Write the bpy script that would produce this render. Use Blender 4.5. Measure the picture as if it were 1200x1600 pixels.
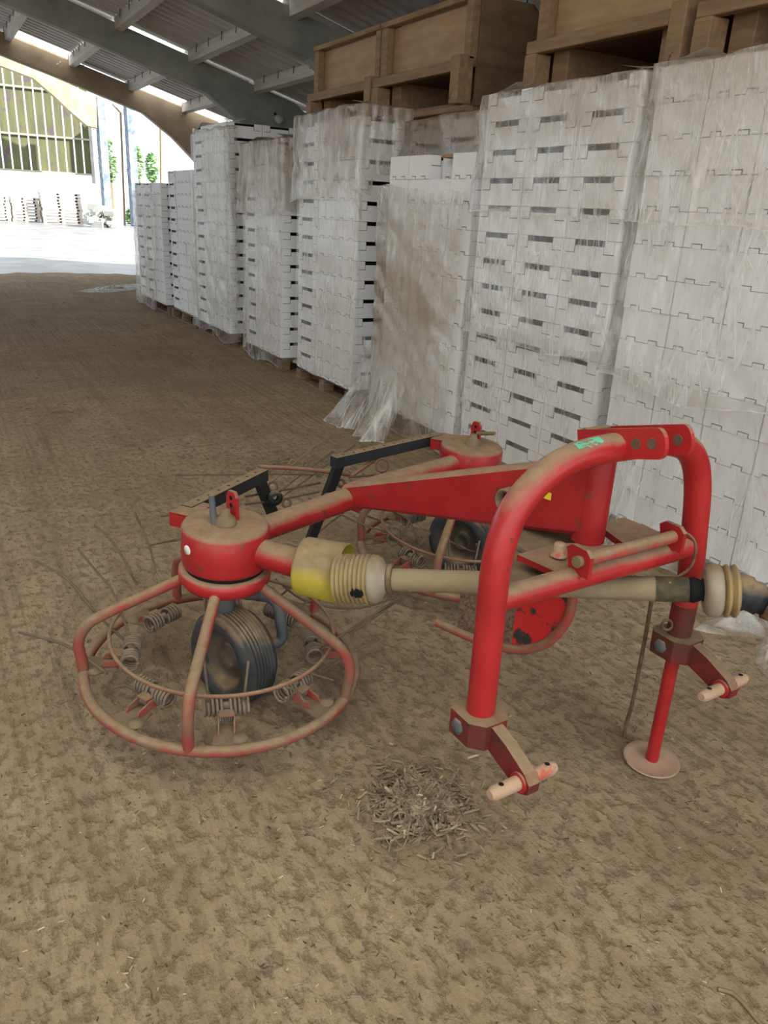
import bpy, bmesh, math, random
from mathutils import Vector, Matrix, noise
rad = math.radians
for o in list(bpy.data.objects): bpy.data.objects.remove(o, do_unlink=True)
SC = bpy.context.scene
COL = SC.collection
random.seed(7)

# ------------------------------------------------------------------ camera
# world: X runs across the shed (to the right wall), Y along the shed, Z up
YAW = rad(30); PITCH = math.atan2(470, 1220); ROLL = rad(3.0); FPX = 1220.0; EYE = 1.5
def to_world(x, y, z=0.0):          # camera-heading ground frame -> shed frame
    return Vector((math.cos(YAW)*x + math.sin(YAW)*y, -math.sin(YAW)*x + math.cos(YAW)*y, z))
_f = Vector((0, math.cos(PITCH), -math.sin(PITCH))); _u = Vector((0, math.sin(PITCH), math.cos(PITCH))); _r = Vector((1, 0, 0))
IX = _r*math.cos(ROLL) + _u*math.sin(ROLL); IU = -_r*math.sin(ROLL) + _u*math.cos(ROLL)
cam_d = bpy.data.cameras.new('camera'); cam = bpy.data.objects.new('camera', cam_d); COL.objects.link(cam)
cam_d.sensor_fit = 'VERTICAL'; cam_d.sensor_height = 36; cam_d.lens = 36*FPX/1600; cam_d.clip_start = .05; cam_d.clip_end = 400
m3 = Matrix((to_world(*IX), to_world(*IU), -to_world(*_f))).transposed()
cam.matrix_world = Matrix.Translation((0, 0, EYE)) @ m3.to_4x4()
SC.camera = cam
def ray(u, v): return _f*FPX + IX*(u-600) - IU*(v-800)
def at(u, v, z):                    # point of height z seen at photo pixel u, v (camera-heading frame)
    d = ray(u, v); return Vector((0, 0, EYE)) + d*((z-EYE)/d.z)
def on(u, v, p, n):                 # point on the plane p, n
    d = ray(u, v); o = Vector((0, 0, EYE)); return o + d*((Vector(p)-o).dot(n)/d.dot(n))

# ------------------------------------------------------------------ world, sun, exposure
w = bpy.data.worlds.new('sky'); SC.world = w; w.use_nodes = True
bg = w.node_tree.nodes['Background']; bg.inputs[0].default_value = (.86, .93, 1, 1); bg.inputs[1].default_value = 1.5
sd = bpy.data.lights.new('sun', 'SUN'); sd.energy = 12.0; sd.angle = rad(1.0); sd.color = (1, .95, .86)
sun = bpy.data.objects.new('sun', sd); COL.objects.link(sun); sun.location = (30, -20, 25)
sun.rotation_euler = Vector((-.70, .50, -.52)).to_track_quat('-Z', 'Y').to_euler()
SC.view_settings.view_transform = 'Standard'; SC.view_settings.look = 'None'
SC.view_settings.gamma = 1; SC.view_settings.use_curve_mapping = False; SC.view_settings.exposure = .62

# ------------------------------------------------------------------ materials
MT = {}
def ramp(nt, fac, stops):
    r = nt.nodes.new('ShaderNodeValToRGB'); e = r.color_ramp.elements
    while len(e) < len(stops): e.new(.5)
    for i, (p, c) in enumerate(stops): e[i].position = p; e[i].color = (*c, 1) if len(c) == 3 else c
    nt.links.new(fac, r.inputs[0]); return r.outputs[0]
def noise_tex(nt, scale, detail=4, rough=.55, stretch=None, coord='Object', dist=0):
    tc = nt.nodes.new('ShaderNodeTexCoord'); n = nt.nodes.new('ShaderNodeTexNoise')
    n.inputs['Scale'].default_value = scale; n.inputs['Detail'].default_value = detail; n.inputs['Roughness'].default_value = rough
    n.inputs['Distortion'].default_value = dist
    out = tc.outputs[coord]
    if stretch:
        mp = nt.nodes.new('ShaderNodeMapping'); mp.inputs['Scale'].default_value = stretch
        if len(stretch) > 3: pass
        nt.links.new(out, mp.inputs[0]); out = mp.outputs[0]
    nt.links.new(out, n.inputs['Vector']); return n.outputs['Fac']
def mixc(nt, f, a, b, mode='MIX'):
    m = nt.nodes.new('ShaderNodeMix'); m.data_type = 'RGBA'; m.blend_type = mode
    for s, x in ((0, f), (6, a), (7, b)):
        if hasattr(x, 'links'): nt.links.new(x, m.inputs[s])
        elif s == 0: m.inputs[0].default_value = x
        else: m.inputs[s].default_value = (*x, 1)
    return m.outputs[2]
def math_n(nt, op, a, b=None, clamp=False):
    m = nt.nodes.new('ShaderNodeMath'); m.operation = op; m.use_clamp = clamp
    for i, x in enumerate((a, b)):
        if x is None: continue
        if hasattr(x, 'links'): nt.links.new(x, m.inputs[i])
        else: m.inputs[i].default_value = x
    return m.outputs[0]
def new_mat(name):
    m = bpy.data.materials.new(name); m.use_nodes = True; MT[name] = m
    return m, m.node_tree, m.node_tree.nodes['Principled BSDF']
def bump(nt, b, h, strength, dist=.01):
    n = nt.nodes.new('ShaderNodeBump'); n.inputs['Strength'].default_value = strength; n.inputs['Distance'].default_value = dist
    nt.links.new(h, n.inputs['Height']); nt.links.new(n.outputs[0], b.inputs['Normal'])
def upness(nt):
    g = nt.nodes.new('ShaderNodeNewGeometry'); s = nt.nodes.new('ShaderNodeSeparateXYZ')
    nt.links.new(g.outputs['Normal'], s.inputs[0]); return s.outputs[2]
DUST = (.27, .19, .112)
def simple(name, c1, c2, scale=8, rough=.7, metal=0, dust=0., bmp=0., bscale=60, stretch=None, spots=None, spec=.3):
    m, nt, b = new_mat(name)
    n = noise_tex(nt, scale, 5, .6, stretch); col = ramp(nt, n, [(.35, c1), (.65, c2)])
    if spots:
        sn = noise_tex(nt, spots[0], 4, .6); f = ramp(nt, sn, [(spots[1], (0,)*3), (spots[1]+.06, (1,)*3)])
        col = mixc(nt, f, col, spots[2])
    if dust:
        dn = noise_tex(nt, 9, 5, .65)
        x = math_n(nt, 'ADD', upness(nt), math_n(nt, 'MULTIPLY', math_n(nt, 'SUBTRACT', dn, .5), .9))
        f = ramp(nt, x, [(.72-.75*dust, (0,)*3), (1.02-.42*dust, (.93,)*3)])
        dc = ramp(nt, noise_tex(nt, 30, 3), [(.3, tuple(d*.78 for d in DUST)), (.7, tuple(d*1.12 for d in DUST))])
        col = mixc(nt, f, col, dc)
        nt.links.new(math_n(nt, 'ADD', math_n(nt, 'MULTIPLY', f, .9-rough), rough), b.inputs['Roughness'])
    else: b.inputs['Roughness'].default_value = rough
    nt.links.new(col, b.inputs['Base Color']); b.inputs['Metallic'].default_value = metal; b.inputs['Specular IOR Level'].default_value = spec
    if bmp: bump(nt, b, noise_tex(nt, bscale, 4, .6, stretch), bmp)
    return m
simple('red', (.30, .010, .014), (.40, .018, .022), 6, .40, dust=.70, spots=(34, .63, (.13, .05, .032)), spec=.45, bmp=.12, bscale=40)
simple('red_bright', (.34, .012, .016), (.43, .022, .024), 6, .33, dust=.45, spots=(38, .655, (.10, .035, .028)), spec=.5, bmp=.08, bscale=40)
simple('red_grime', (.20, .016, .018), (.09, .030, .022), 9, .55, dust=.6, spots=(26, .60, (.05, .03, .022)), bmp=.2)
simple('red_worn', (.40, .035, .030), (.20, .120, .070), 22, .7, dust=.7, bmp=.2)
simple('red_rod', (.26, .085, .06), (.22, .12, .075), 14, .8, dust=.45)
simple('spoke_paint', (.30, .045, .035), (.20, .125, .075), 9, .7, dust=.7, bmp=.15)
simple('rust', (.10, .055, .032), (.16, .105, .062), 30, .85, dust=.4, bmp=.3)
simple('dusty_steel', (.165, .118, .07), (.215, .155, .092), 20, .9, bmp=.25)
simple('rod_steel', (.10, .075, .05), (.17, .125, .08), 20, .8)
simple('spring_steel', (.13, .105, .08), (.24, .19, .14), 25, .65, dust=.25)
simple('grey_steel', (.09, .10, .11), (.13, .125, .12), 12, .6, dust=.3)
simple('black_steel', (.016, .020, .024), (.03, .032, .034), 8, .5, dust=.6)
simple('rubber', (.028, .030, .032), (.06, .058, .054), 12, .8, dust=.38, bmp=.2)
simple('rim_metal', (.07, .06, .05), (.14, .105, .07), 10, .8, dust=.4)
simple('yellow', (.48, .40, .03), (.40, .33, .05), 6, .5, dust=1.5)
simple('bellows', (.36, .26, .11), (.27, .19, .085), 14, .6, dust=.25, spots=(16, .70, (.05, .04, .03)))
simple('bell_plastic', (.34, .30, .23), (.28, .235, .165), 10, .45, dust=.3)
simple('shaft_dust', (.29, .225, .14), (.24, .18, .105), 10, .8)
simple('shaft_dirt', (.10, .085, .04), (.05, .045, .03), 40, .85, spots=(50, .64, (.26, .26, .06)))
simple('pin_steel', (.46, .30, .20), (.38, .26, .17), 12, .6, spots=(14, .6, (.50, .12, .08)))
simple('foot_steel', (.46, .30, .21), (.34, .24, .16), 9, .75, spots=(18, .66, (.22, .09, .05)))
simple('speckled_plate', (.085, .035, .026), (.21, .145, .09), 95, .85, dust=.2)
simple('flaked_red', (.50, .018, .02), (.56, .025, .025), 6, .5, spots=(15, .53, (.035, .03, .028)))
simple('dark', (.006, .006, .007), (.009, .009, .009), 5, .9)
simple('green_tape', (.10, .42, .27), (.16, .50, .33), 30, .5)
simple('yellow_tag', (.75, .55, .04), (.8, .6, .05), 5, .5)
simple('sticker', (.72, .72, .68), (.62, .6, .55), 30, .5)
simple('card', (.78, .78, .775), (.84, .84, .835), 3, .55, spec=.25)
simple('card_edge', (.060, .054, .048), (.10, .088, .075), 30, .9)
simple('card_brown', (.34, .21, .10), (.42, .27, .14), 20, .9)
simple('concrete_frame', (.30, .32, .285), (.43, .44, .39), 2.2, .85, bmp=.25, bscale=30, spots=(1.3, .66, (.22, .21, .175)))
simple('concrete_brown', (.30, .225, .155), (.42, .32, .23), 2.5, .85, bmp=.25, bscale=30)
simple('concrete_yellow', (.34, .28, .15), (.48, .42, .27), 2.5, .85, bmp=.25, bscale=12)
simple('purlin', (.56, .54, .49), (.70, .67, .60), 3, .8, stretch=(6, .5, 6))
simple('roof_sheet', (.56, .55, .545), (.72, .70, .69), 1.5, .75, stretch=(.6, 4, 1), bmp=.1)
simple('steel_hook', (.04, .04, .04), (.07, .06, .05), 10, .6)
simple('wood_board', (.30, .185, .10), (.43, .28, .155), 3, .75, stretch=(9, 1.2, 9), bmp=.2, spots=(9, .72, (.12, .06, .03)))
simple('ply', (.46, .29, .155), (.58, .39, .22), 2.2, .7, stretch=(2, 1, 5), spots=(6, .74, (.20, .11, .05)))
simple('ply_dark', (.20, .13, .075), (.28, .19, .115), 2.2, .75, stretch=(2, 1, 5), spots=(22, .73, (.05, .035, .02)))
simple('pallet_wood', (.17, .11, .065), (.27, .19, .12), 5, .85, stretch=(3, 3, 9), bmp=.2)
simple('old_pallet', (.42, .36, .30), (.52, .46, .39), 4, .9)
simple('far_board', (.115, .115, .05), (.075, .078, .045), 1.6, .85, stretch=(2.5, 1, .35), spots=(1.2, .56, (.085, .065, .075)))
simple('far_rail', (.30, .28, .2), (.36, .33, .25), 2, .8)
simple('far_column', (.10, .145, .20), (.30, .34, .40), 3, .85)
simple('leaf', (.20, .36, .14), (.34, .52, .26), 2, .7)
simple('trunk', (.15, .11, .07), (.2, .15, .1), 5, .9)
simple('chip', (.13, .098, .062), (.34, .255, .165), 26, .9)
simple('leaf_litter', (.05, .036, .022), (.14, .10, .06), 20, .9)
simple('straw', (.40, .30, .17), (.56, .46, .30), 15, .85)
simple('twig', (.19, .13, .08), (.28, .2, .12), 15, .85)
simple('yard', (.12, .122, .13), (.25, .25, .255), 1.3, .40, bmp=.35, bscale=9, spec=.6)
simple('right_wall', (.12, .12, .12), (.17, .165, .16), 1.2, .8)
simple('lamp_white', (.6, .6, .58), (.7, .7, .68), 3, .5)

def mat_floor():
    m, nt, b = new_mat('dirt_floor')
    big = noise_tex(nt, .9, 4, .55, coord='Object')
    track = noise_tex(nt, 1.0, 5, .65, stretch=(7, .8, 1))
    lump = noise_tex(nt, 26, 5, .62, stretch=(1.25, .8, 1))
    fine = noise_tex(nt, 110, 4, .7)
    groove = noise_tex(nt, 1.0, 3, .6, stretch=(34, .7, 1)); patch = noise_tex(nt, 2.6, 5, .6); lump2 = noise_tex(nt, 9, 6, .7)
    col = ramp(nt, big, [(.3, (.300, .218, .132)), (.7, (.395, .300, .195))])
    col = mixc(nt, ramp(nt, patch, [(.35, (.55,)*3), (.55, (0,)*3)]), col, (.235, .165, .098))
    col = mixc(nt, ramp(nt, track, [(.34, (.5,)*3), (.52, (0,)*3)]), col, (.225, .158, .095))
    gm = math_n(nt, 'MULTIPLY', ramp(nt, groove, [(.36, (.75,)*3), (.50, (0,)*3)]), ramp(nt, noise_tex(nt, .55, 2), [(.42, (.08,)*3), (.62, (.8,)*3)]))
    col = mixc(nt, gm, col, (.150, .103, .062))
    col = mixc(nt, ramp(nt, lump, [(.42, (.60,)*3), (.47, (0,)*3)]), col, (.195, .138, .083))
    col = mixc(nt, ramp(nt, lump2, [(.34, (.65,)*3), (.44, (0,)*3)]), col, (.180, .125, .075))
    col = mixc(nt, ramp(nt, noise_tex(nt, 4.6, 5, .7), [(.665, (0,)*3), (.74, (.8,)*3)]), col, (.105, .073, .045))
    col = mixc(nt, ramp(nt, fine, [(.30, (.5,)*3), (.5, (0,)*3)]), col, (.19, .135, .083))
    col = mixc(nt, ramp(nt, fine, [(.68, (0,)*3), (.76, (.5,)*3)]), col, (.50, .40, .29))
    nt.links.new(col, b.inputs['Base Color']); b.inputs['Roughness'].default_value = .93; b.inputs['Specular IOR Level'].default_value = .15
    h = math_n(nt, 'ADD', ramp(nt, lump, [(.36, (0,)*3), (.52, (1,)*3)]), math_n(nt, 'MULTIPLY', fine, .35))
    h = math_n(nt, 'ADD', h, math_n(nt, 'MULTIPLY', track, 1.2)); h = math_n(nt, 'ADD', h, math_n(nt, 'MULTIPLY', groove, .3)); h = math_n(nt, 'ADD', h, math_n(nt, 'MULTIPLY', lump2, 1.5))
    bump(nt, b, h, .7, .012); return m
mat_floor()
def mat_film(name, tint, base_alpha, dustcol, gloss=.07):
    m, nt, b = new_mat(name); nt.nodes.remove(b)
    out = nt.nodes['Material Output']
    tr = nt.nodes.new('ShaderNodeBsdfTransparent'); tr.inputs[0].default_value = (*tint, 1)
    df = nt.nodes.new('ShaderNodeBsdfDiffuse'); gl = nt.nodes.new('ShaderNodeBsdfGlossy'); gl.inputs['Roughness'].default_value = .16
    tl = nt.nodes.new('ShaderNodeBsdfTranslucent'); gl.inputs[0].default_value = (.95, .95, .93, 1)
    att = nt.nodes.new('ShaderNodeAttribute'); att.attribute_name = 'dust'
    n = noise_tex(nt, 5, 5, .65)
    fat = nt.nodes.new('ShaderNodeAttribute'); fat.attribute_name = 'fold'
    def glint_streaks(angle, sc, w, seed):                    # white highlights painted as streaks along taut straight folds
        sh = nt.nodes.new('ShaderNodeAttribute'); sh.attribute_name = 'sheet'; mp = nt.nodes.new('ShaderNodeMapping'); mp.inputs['Rotation'].default_value = (0, 0, rad(angle)); mp.inputs['Location'].default_value = (seed, seed*2, seed)
        m2 = nt.nodes.new('ShaderNodeMapping'); m2.inputs['Scale'].default_value = (sc, .9, 1); nn_ = nt.nodes.new('ShaderNodeTexNoise'); nn_.inputs['Scale'].default_value = 1; nn_.inputs['Detail'].default_value = 1
        nt.links.new(sh.outputs['Vector'], mp.inputs[0]); nt.links.new(mp.outputs[0], m2.inputs[0]); nt.links.new(m2.outputs[0], nn_.inputs['Vector'])
        rdg = ramp(nt, math_n(nt, 'ABSOLUTE', math_n(nt, 'SUBTRACT', nn_.outputs['Fac'], .5)), [(0, (1,)*3), (w, (0,)*3)])
        mk = noise_tex(nt, 2.6, 2, .5); mk2 = ramp(nt, math_n(nt, 'ADD', mk, math_n(nt, 'MULTIPLY', math_n(nt, 'SINE', seed*7.0), .09)), [(.47, (0,)*3), (.63, (1,)*3)])
        return math_n(nt, 'MULTIPLY', rdg, mk2)
    sk = math_n(nt, 'MAXIMUM', math_n(nt, 'MAXIMUM', glint_streaks(11, 15, .035, 1.3), glint_streaks(-8, 19, .035, 4.1)), math_n(nt, 'MULTIPLY', glint_streaks(38, 8, .02, 7.7), .8))
    st = ramp(nt, noise_tex(nt, 4, 3, .6, stretch=(5, 5, .5)), [(.45, (0,)*3), (.75, (1,)*3)])
    cr = math_n(nt, 'ADD', math_n(nt, 'MULTIPLY', fat.outputs['Fac'], .6), math_n(nt, 'ADD', math_n(nt, 'MULTIPLY', st, .22), math_n(nt, 'MULTIPLY', sk, 1.0)), True)
    a = math_n(nt, 'ADD', base_alpha, math_n(nt, 'MULTIPLY', att.outputs['Fac'], math_n(nt, 'ADD', math_n(nt, 'MULTIPLY', n, 1.0), -.10)))
    a = math_n(nt, 'ADD', a, math_n(nt, 'MULTIPLY', cr, .62), True)
    c = mixc(nt, math_n(nt, 'MULTIPLY', att.outputs['Fac'], .9, True), (.93, .925, .90), dustcol)
    nt.links.new(c, df.inputs[0]); nt.links.new(c, tl.inputs[0])
    bn = nt.nodes.new('ShaderNodeBump'); bn.inputs['Strength'].default_value = .45; bn.inputs['Distance'].default_value = .02
    nt.links.new(noise_tex(nt, 9, 4, .6, stretch=(2.4, 2.4, .6), dist=1.2), bn.inputs['Height'])
    nt.links.new(bn.outputs[0], gl.inputs['Normal'])
    s1 = nt.nodes.new('ShaderNodeMixShader'); s1.inputs[0].default_value = .45; nt.links.new(df.outputs[0], s1.inputs[1]); nt.links.new(tl.outputs[0], s1.inputs[2])
    s2 = nt.nodes.new('ShaderNodeMixShader'); nt.links.new(a, s2.inputs[0]); nt.links.new(tr.outputs[0], s2.inputs[1]); nt.links.new(s1.outputs[0], s2.inputs[2])
    s3 = nt.nodes.new('ShaderNodeMixShader'); s3.inputs[0].default_value = gloss; nt.links.new(s2.outputs[0], s3.inputs[1]); nt.links.new(gl.outputs[0], s3.inputs[2])
    nt.links.new(s3.outputs[0], out.inputs[0]); return m
mat_film('film', (.97, .965, .95), .09, (.50, .41, .29))
m, nt, b = new_mat('rooflight'); nt.nodes.remove(b)
tl = nt.nodes.new('ShaderNodeBsdfTranslucent'); tl.inputs[0].default_value = (.85, .87, .85, 1); nt.links.new(tl.outputs[0], nt.nodes['Material Output'].inputs[0])

# ------------------------------------------------------------------ mesh helpers
class MB:
    def __init__(s): s.v = []; s.f = []; s.m = []; s.sm = []
    def add(s, verts, faces, mi=0, smooth=False):
        o = len(s.v); s.v += [Vector(p) for p in verts]
        for f in faces: s.f.append([i+o for i in f]); s.m.append(mi); s.sm.append(smooth)
        return s
    def box(s, lo, hi, mi=0, M=None):
        x0, y0, z0 = lo; x1, y1, z1 = hi
        p = [Vector(q) for q in ((x0,y0,z0),(x1,y0,z0),(x1,y1,z0),(x0,y1,z0),(x0,y0,z1),(x1,y0,z1),(x1,y1,z1),(x0,y1,z1))]
        if M: p = [M @ q for q in p]
        return s.add(p, [(0,3,2,1),(4,5,6,7),(0,1,5,4),(1,2,6,5),(2,3,7,6),(3,0,4,7)], mi)
    def bbox(s, lo, hi, bev=.004, mi=0, M=None):       # box with chamfered edges
        bm = bmesh.new(); bmesh.ops.create_cube(bm, size=1)
        lo = Vector(lo); hi = Vector(hi); c = (lo+hi)/2; d = hi-lo
        for v in bm.verts: v.co = Vector((v.co.x*d.x, v.co.y*d.y, v.co.z*d.z)) + c
        bmesh.ops.bevel(bm, geom=bm.edges[:], offset=min(bev, min(d)*.4), segments=1, affect='EDGES')
        bm.verts.index_update()
        s.add([M @ v.co if M else v.co.copy() for v in bm.verts], [[v.index for v in f.verts] for f in bm.faces], mi); bm.free(); return s
    def tube(s, pts, r, n=12, mi=0, cap=True, smooth=True):
        pts = [Vector(p) for p in pts]; rs = r if isinstance(r, (list, tuple)) else [r]*len(pts)
        rings = []; up = None
        for i, p in enumerate(pts):
            t = (pts[min(i+1, len(pts)-1)] - pts[max(i-1, 0)]).normalized()
            if up is None: up = t.orthogonal().normalized()
            up = (up - t*up.dot(t))
            up = up.normalized() if up.length > 1e-6 else t.orthogonal().normalized()
            sd_ = t.cross(up); rings.append([p + (up*math.cos(a)+sd_*math.sin(a))*rs[i] for a in (2*math.pi*k/n for k in range(n))])
        v = [q for rg in rings for q in rg]; f = []
        for i in range(len(pts)-1):
            for k in range(n): f.append((i*n+k, i*n+(k+1) % n, (i+1)*n+(k+1) % n, (i+1)*n+k))
        s.add(v, f, mi, smooth)
        if cap: s.add(rings[0], [list(range(n))[::-1]], mi); s.add(rings[-1], [list(range(n))], mi)
        return s
    def lathe(s, prof, n=32, mi=0, M=None, smooth=True, closed=False):
        v = []; f = []
        for r, z in prof:
            for k in range(n):
                a = 2*math.pi*k/n; v.append(Vector((r*math.cos(a), r*math.sin(a), z)))
        if M: v = [M @ q for q in v]
        L = len(prof)
        for i in range(L if closed else L-1):
            j = (i+1) % L
            for k in range(n): f.append((i*n+k, i*n+(k+1) % n, j*n+(k+1) % n, j*n+k))
        return s.add(v, f, mi, smooth)
    def torus(s, R_, r, n=48, m=10, mi=0, M=None):
        return s.lathe([(R_+r*math.cos(2*math.pi*k/m), r*math.sin(2*math.pi*k/m)) for k in range(m)], n, mi, M, True, True)
    def prism(s, poly, d, mi=0):                       # poly: 3-D points of a planar outline, d: thickness vector
        d = Vector(d); a = [Vector(p) for p in poly]; n = len(a)
        return s.add(a + [p+d for p in a], [list(range(n))[::-1], [n+i for i in range(n)]] + [(i, (i+1) % n, n+(i+1) % n, n+i) for i in range(n)], mi)
    def hull(s, A_, B_, mi=0):                         # two matching quads -> beam
        n = len(A_); return s.add(list(A_)+list(B_), [list(range(n))[::-1], [n+i for i in range(n)]] + [(i, (i+1) % n, n+(i+1) % n, n+i) for i in range(n)], mi)
    def beam(s, p, q, w_, h_, mi=0, up=(0, 0, 1)):     # rectangular bar from p to q
        p = Vector(p); q = Vector(q); t = (q-p).normalized(); sd_ = t.cross(Vector(up)).normalized(); u_ = sd_.cross(t)
        c = [(-1,-1),(1,-1),(1,1),(-1,1)]
        return s.hull([p+sd_*w_/2*i+u_*h_/2*j for i, j in c], [q+sd_*w_/2*i+u_*h_/2*j for i, j in c], mi)
    def mesh(s, name, mats, origin=(0, 0, 0)):
        me = bpy.data.meshes.new(name); o = Vector(origin)
        me.from_pydata([v-o for v in s.v], [], s.f)
        for mm in ([mats] if isinstance(mats, str) else mats): me.materials.append(MT[mm])
        me.polygons.foreach_set('material_index', s.m); me.polygons.foreach_set('use_smooth', s.sm)
        bm = bmesh.new(); bm.from_mesh(me); bmesh.ops.recalc_face_normals(bm, faces=bm.faces); bm.to_mesh(me); bm.free()
        me.update(); return me
    def build(s, name, mats, parent=None, origin=(0, 0, 0)):
        return put(name, s.mesh(name, mats, origin), parent)
def put(name, me, parent=None, loc=(0, 0, 0), rot=(0, 0, 0), scale=None):
    o = bpy.data.objects.new(name, me); COL.objects.link(o); o.location = loc; o.rotation_euler = rot; o.parent = parent
    if scale: o.scale = scale
    return o
def tag(o, label=None, cat=None, group=None, kind=None):
    if label: o['label'] = label
    if cat: o['category'] = cat
    if group: o['group'] = group
    if kind: o['kind'] = kind
    return o
def empty(name, loc=(0, 0, 0), rz=0):
    o = bpy.data.objects.new(name, None); COL.objects.link(o); o.location = loc; o.rotation_euler = (0, 0, rz); o.empty_display_size = .1; return o
def smooth_path(pts, n=6):                             # Catmull-Rom
    P = [Vector(p) for p in pts]; P = [P[0]*2-P[1]] + P + [P[-1]*2-P[-2]]; out = []
    for i in range(1, len(P)-2):
        for k in range(n):
            t = k/n; a, b_, c, d = P[i-1], P[i], P[i+1], P[i+2]
            out.append(.5*((2*b_)+(c-a)*t+(2*a-5*b_+4*c-d)*t*t+(3*b_-a-3*c+d)*t**3))
    return out + [P[-2]]
ORD = ['bottom', 'second', 'third', 'fourth', 'fifth', 'sixth', 'seventh', 'eighth', 'ninth', 'tenth', 'eleventh', 'twelfth', 'thirteenth', 'fourteenth', 'fifteenth', 'sixteenth']

# ------------------------------------------------------------------ structure
FLOOR_END = 17.5
edge = [(6.6-22.6*i/120, FLOOR_END+.9*noise.noise(Vector((i*.11, 3, 1)))+.35*noise.noise(Vector((i*.5, 7, 1))), 0) for i in range(121)]
tag(MB().add([(-16, -9, 0), (6.6, -9, 0)] + edge, [list(range(123))]).build('floor', 'dirt_floor'), 'dusty brown dirt-covered concrete floor of the shed', kind='structure')
tag(MB().add([(-60, FLOOR_END-1.8, -.006), (70, FLOOR_END-1.8, -.006), (70, 140, -.006), (-60, 140, -.006)], [(0, 1, 2, 3)]).build('ground_yard', 'yard'), 'sunlit pale yard beyond the open shed end', kind='structure')
tag(MB().add([(6.6, -60, 0), (70, -60, 0), (70, FLOOR_END-1.8, 0), (6.6, FLOOR_END-1.8, 0), (-60, -60, 0), (-16, -60, 0), (-16, FLOOR_END-1.8, 0), (-60, FLOOR_END-1.8, 0), (-16, -9, 0), (6.6, -9, 0), (6.6, -60, 0), (-16, -60, 0)], [(0, 1, 2, 3), (4, 5, 6, 7), (11, 10, 9, 8)]).build('ground_outside', 'yard'), 'open ground around the shed', kind='structure')
# roof profile across the shed
RIDGE_X = -4.0; SLOPE = .275
def zr(x): return 3.16 + SLOPE*(5.95-x) if x > RIDGE_X else 3.16 + SLOPE*(5.95-RIDGE_X) - SLOPE*(RIDGE_X-x)   # top of the rafters
FRAMES = [1.4, 5.7, 10.0, 14.2, 18.6]
def corrugated(x0, x1, y0, y1, lift, pitch=.235):
    mb = MB(); n = int((y1-y0)/pitch*12); v = []
    for i in range(n+1):
        y = y0+(y1-y0)*i/n; w_ = math.sin(2*math.pi*(y-y0)/pitch); dz = .030*max(-1, min(1, 3.2*w_))
        v += [(x0, y, zr(x0)+lift+dz), (x1, y, zr(x1)+lift+dz)]
    mb.add(v, [(2*i, 2*i+1, 2*i+3, 2*i+2) for i in range(n)], 0, True); return mb
ceil_root = empty('ceiling', (0, 0, 0)); tag(ceil_root, 'grey corrugated sheet roof on concrete purlins', kind='structure')
LIFT = .10
PX = [6.6, 5.22, 4.12, 3.0, 1.88, .76, -.36, -1.48, -2.6, -3.75]
STRIP = {(10.0, 2): (10.50, 14.2), (14.2, 2): (14.62, 18.9), (14.2, 1): (14.2, 18.25), (14.2, 0): (14.2, 18.25), (14.2, 3): (14.2, 18.25)}
EDGES_Y = [-4.0, 1.4, 5.7, 10.0, 14.2, 18.9]
for a_, b_ in zip(EDGES_Y[:-1], EDGES_Y[1:]):
    for i in range(len(PX)-1):
        if a_ < 1 and i in (4, 6, 8) or 1 < a_ < 5 and i in (6, 8): continue
        c0, c1 = STRIP.get((a_, i), (a_, b_))
        put('roof_sheet', corrugated(PX[i]+.03, PX[i+1]-.03, c0, c1, LIFT+.012*(i % 2)).mesh('roof_sheet', 'roof_sheet'), ceil_root)
        if (a_, i) in STRIP:
            d0, d1 = (a_, c0) if c0 > a_ else (c1, b_)
            put('rooflight_strip', corrugated(PX[i]+.03, PX[i+1]-.03, d0, d1, LIFT+.012*(i % 2)).mesh('rooflight_strip', 'rooflight'), ceil_root)
    mb = MB()
    mb.add([(-4, a_, zr(-4)+LIFT), (-16.5, a_, zr(-16.5)+LIFT), (-16.5, b_, zr(-16.5)+LIFT), (-4, b_, zr(-4)+LIFT)], [(0, 1, 2, 3)]); put('roof_sheet', mb.mesh('roof_sheet', 'roof_sheet'), ceil_root)
for a_, b_, ids in ((-4.0, 1.4, (4, 6, 8)), (1.4, 5.7, (6, 8))):   # unseen translucent sheets added over the near bays to brighten the floor
    for i in ids:
        put('added_rooflight', corrugated(PX[i]+.08, PX[i+1]-.02, a_, b_, LIFT).mesh('added_rooflight', 'rooflight'), ceil_root)
for a_, b_ in zip(EDGES_Y[:-1], EDGES_Y[1:]):
    for x in PX[1:]:
        mb = MB(); z = zr(x); s_ = -SLOPE
        prof = [(x-.05, z-.10), (x+.055, z-.125), (x+.06, z-.08), (x+.045, z+.055), (x-.035, z+.078), (x-.05, z+.06)]
        mb.hull([Vector((p, a_+.13, q)) for p, q in prof], [Vector((p, b_-.13, q)) for p, q in prof])
        o = put('purlin', mb.mesh('purlin', 'purlin'), ceil_root)
        if 4 < b_ < 19 and x > 0:
            hk = MB()
            y = a_+.45
            while y < b_-.3:
                hk.tube([(x-.065, y, z+.09), (x-.075, y, z-.02)], .006, 5); y += .62
            hk.build('hook_bolts', 'steel_hook', o)
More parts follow.
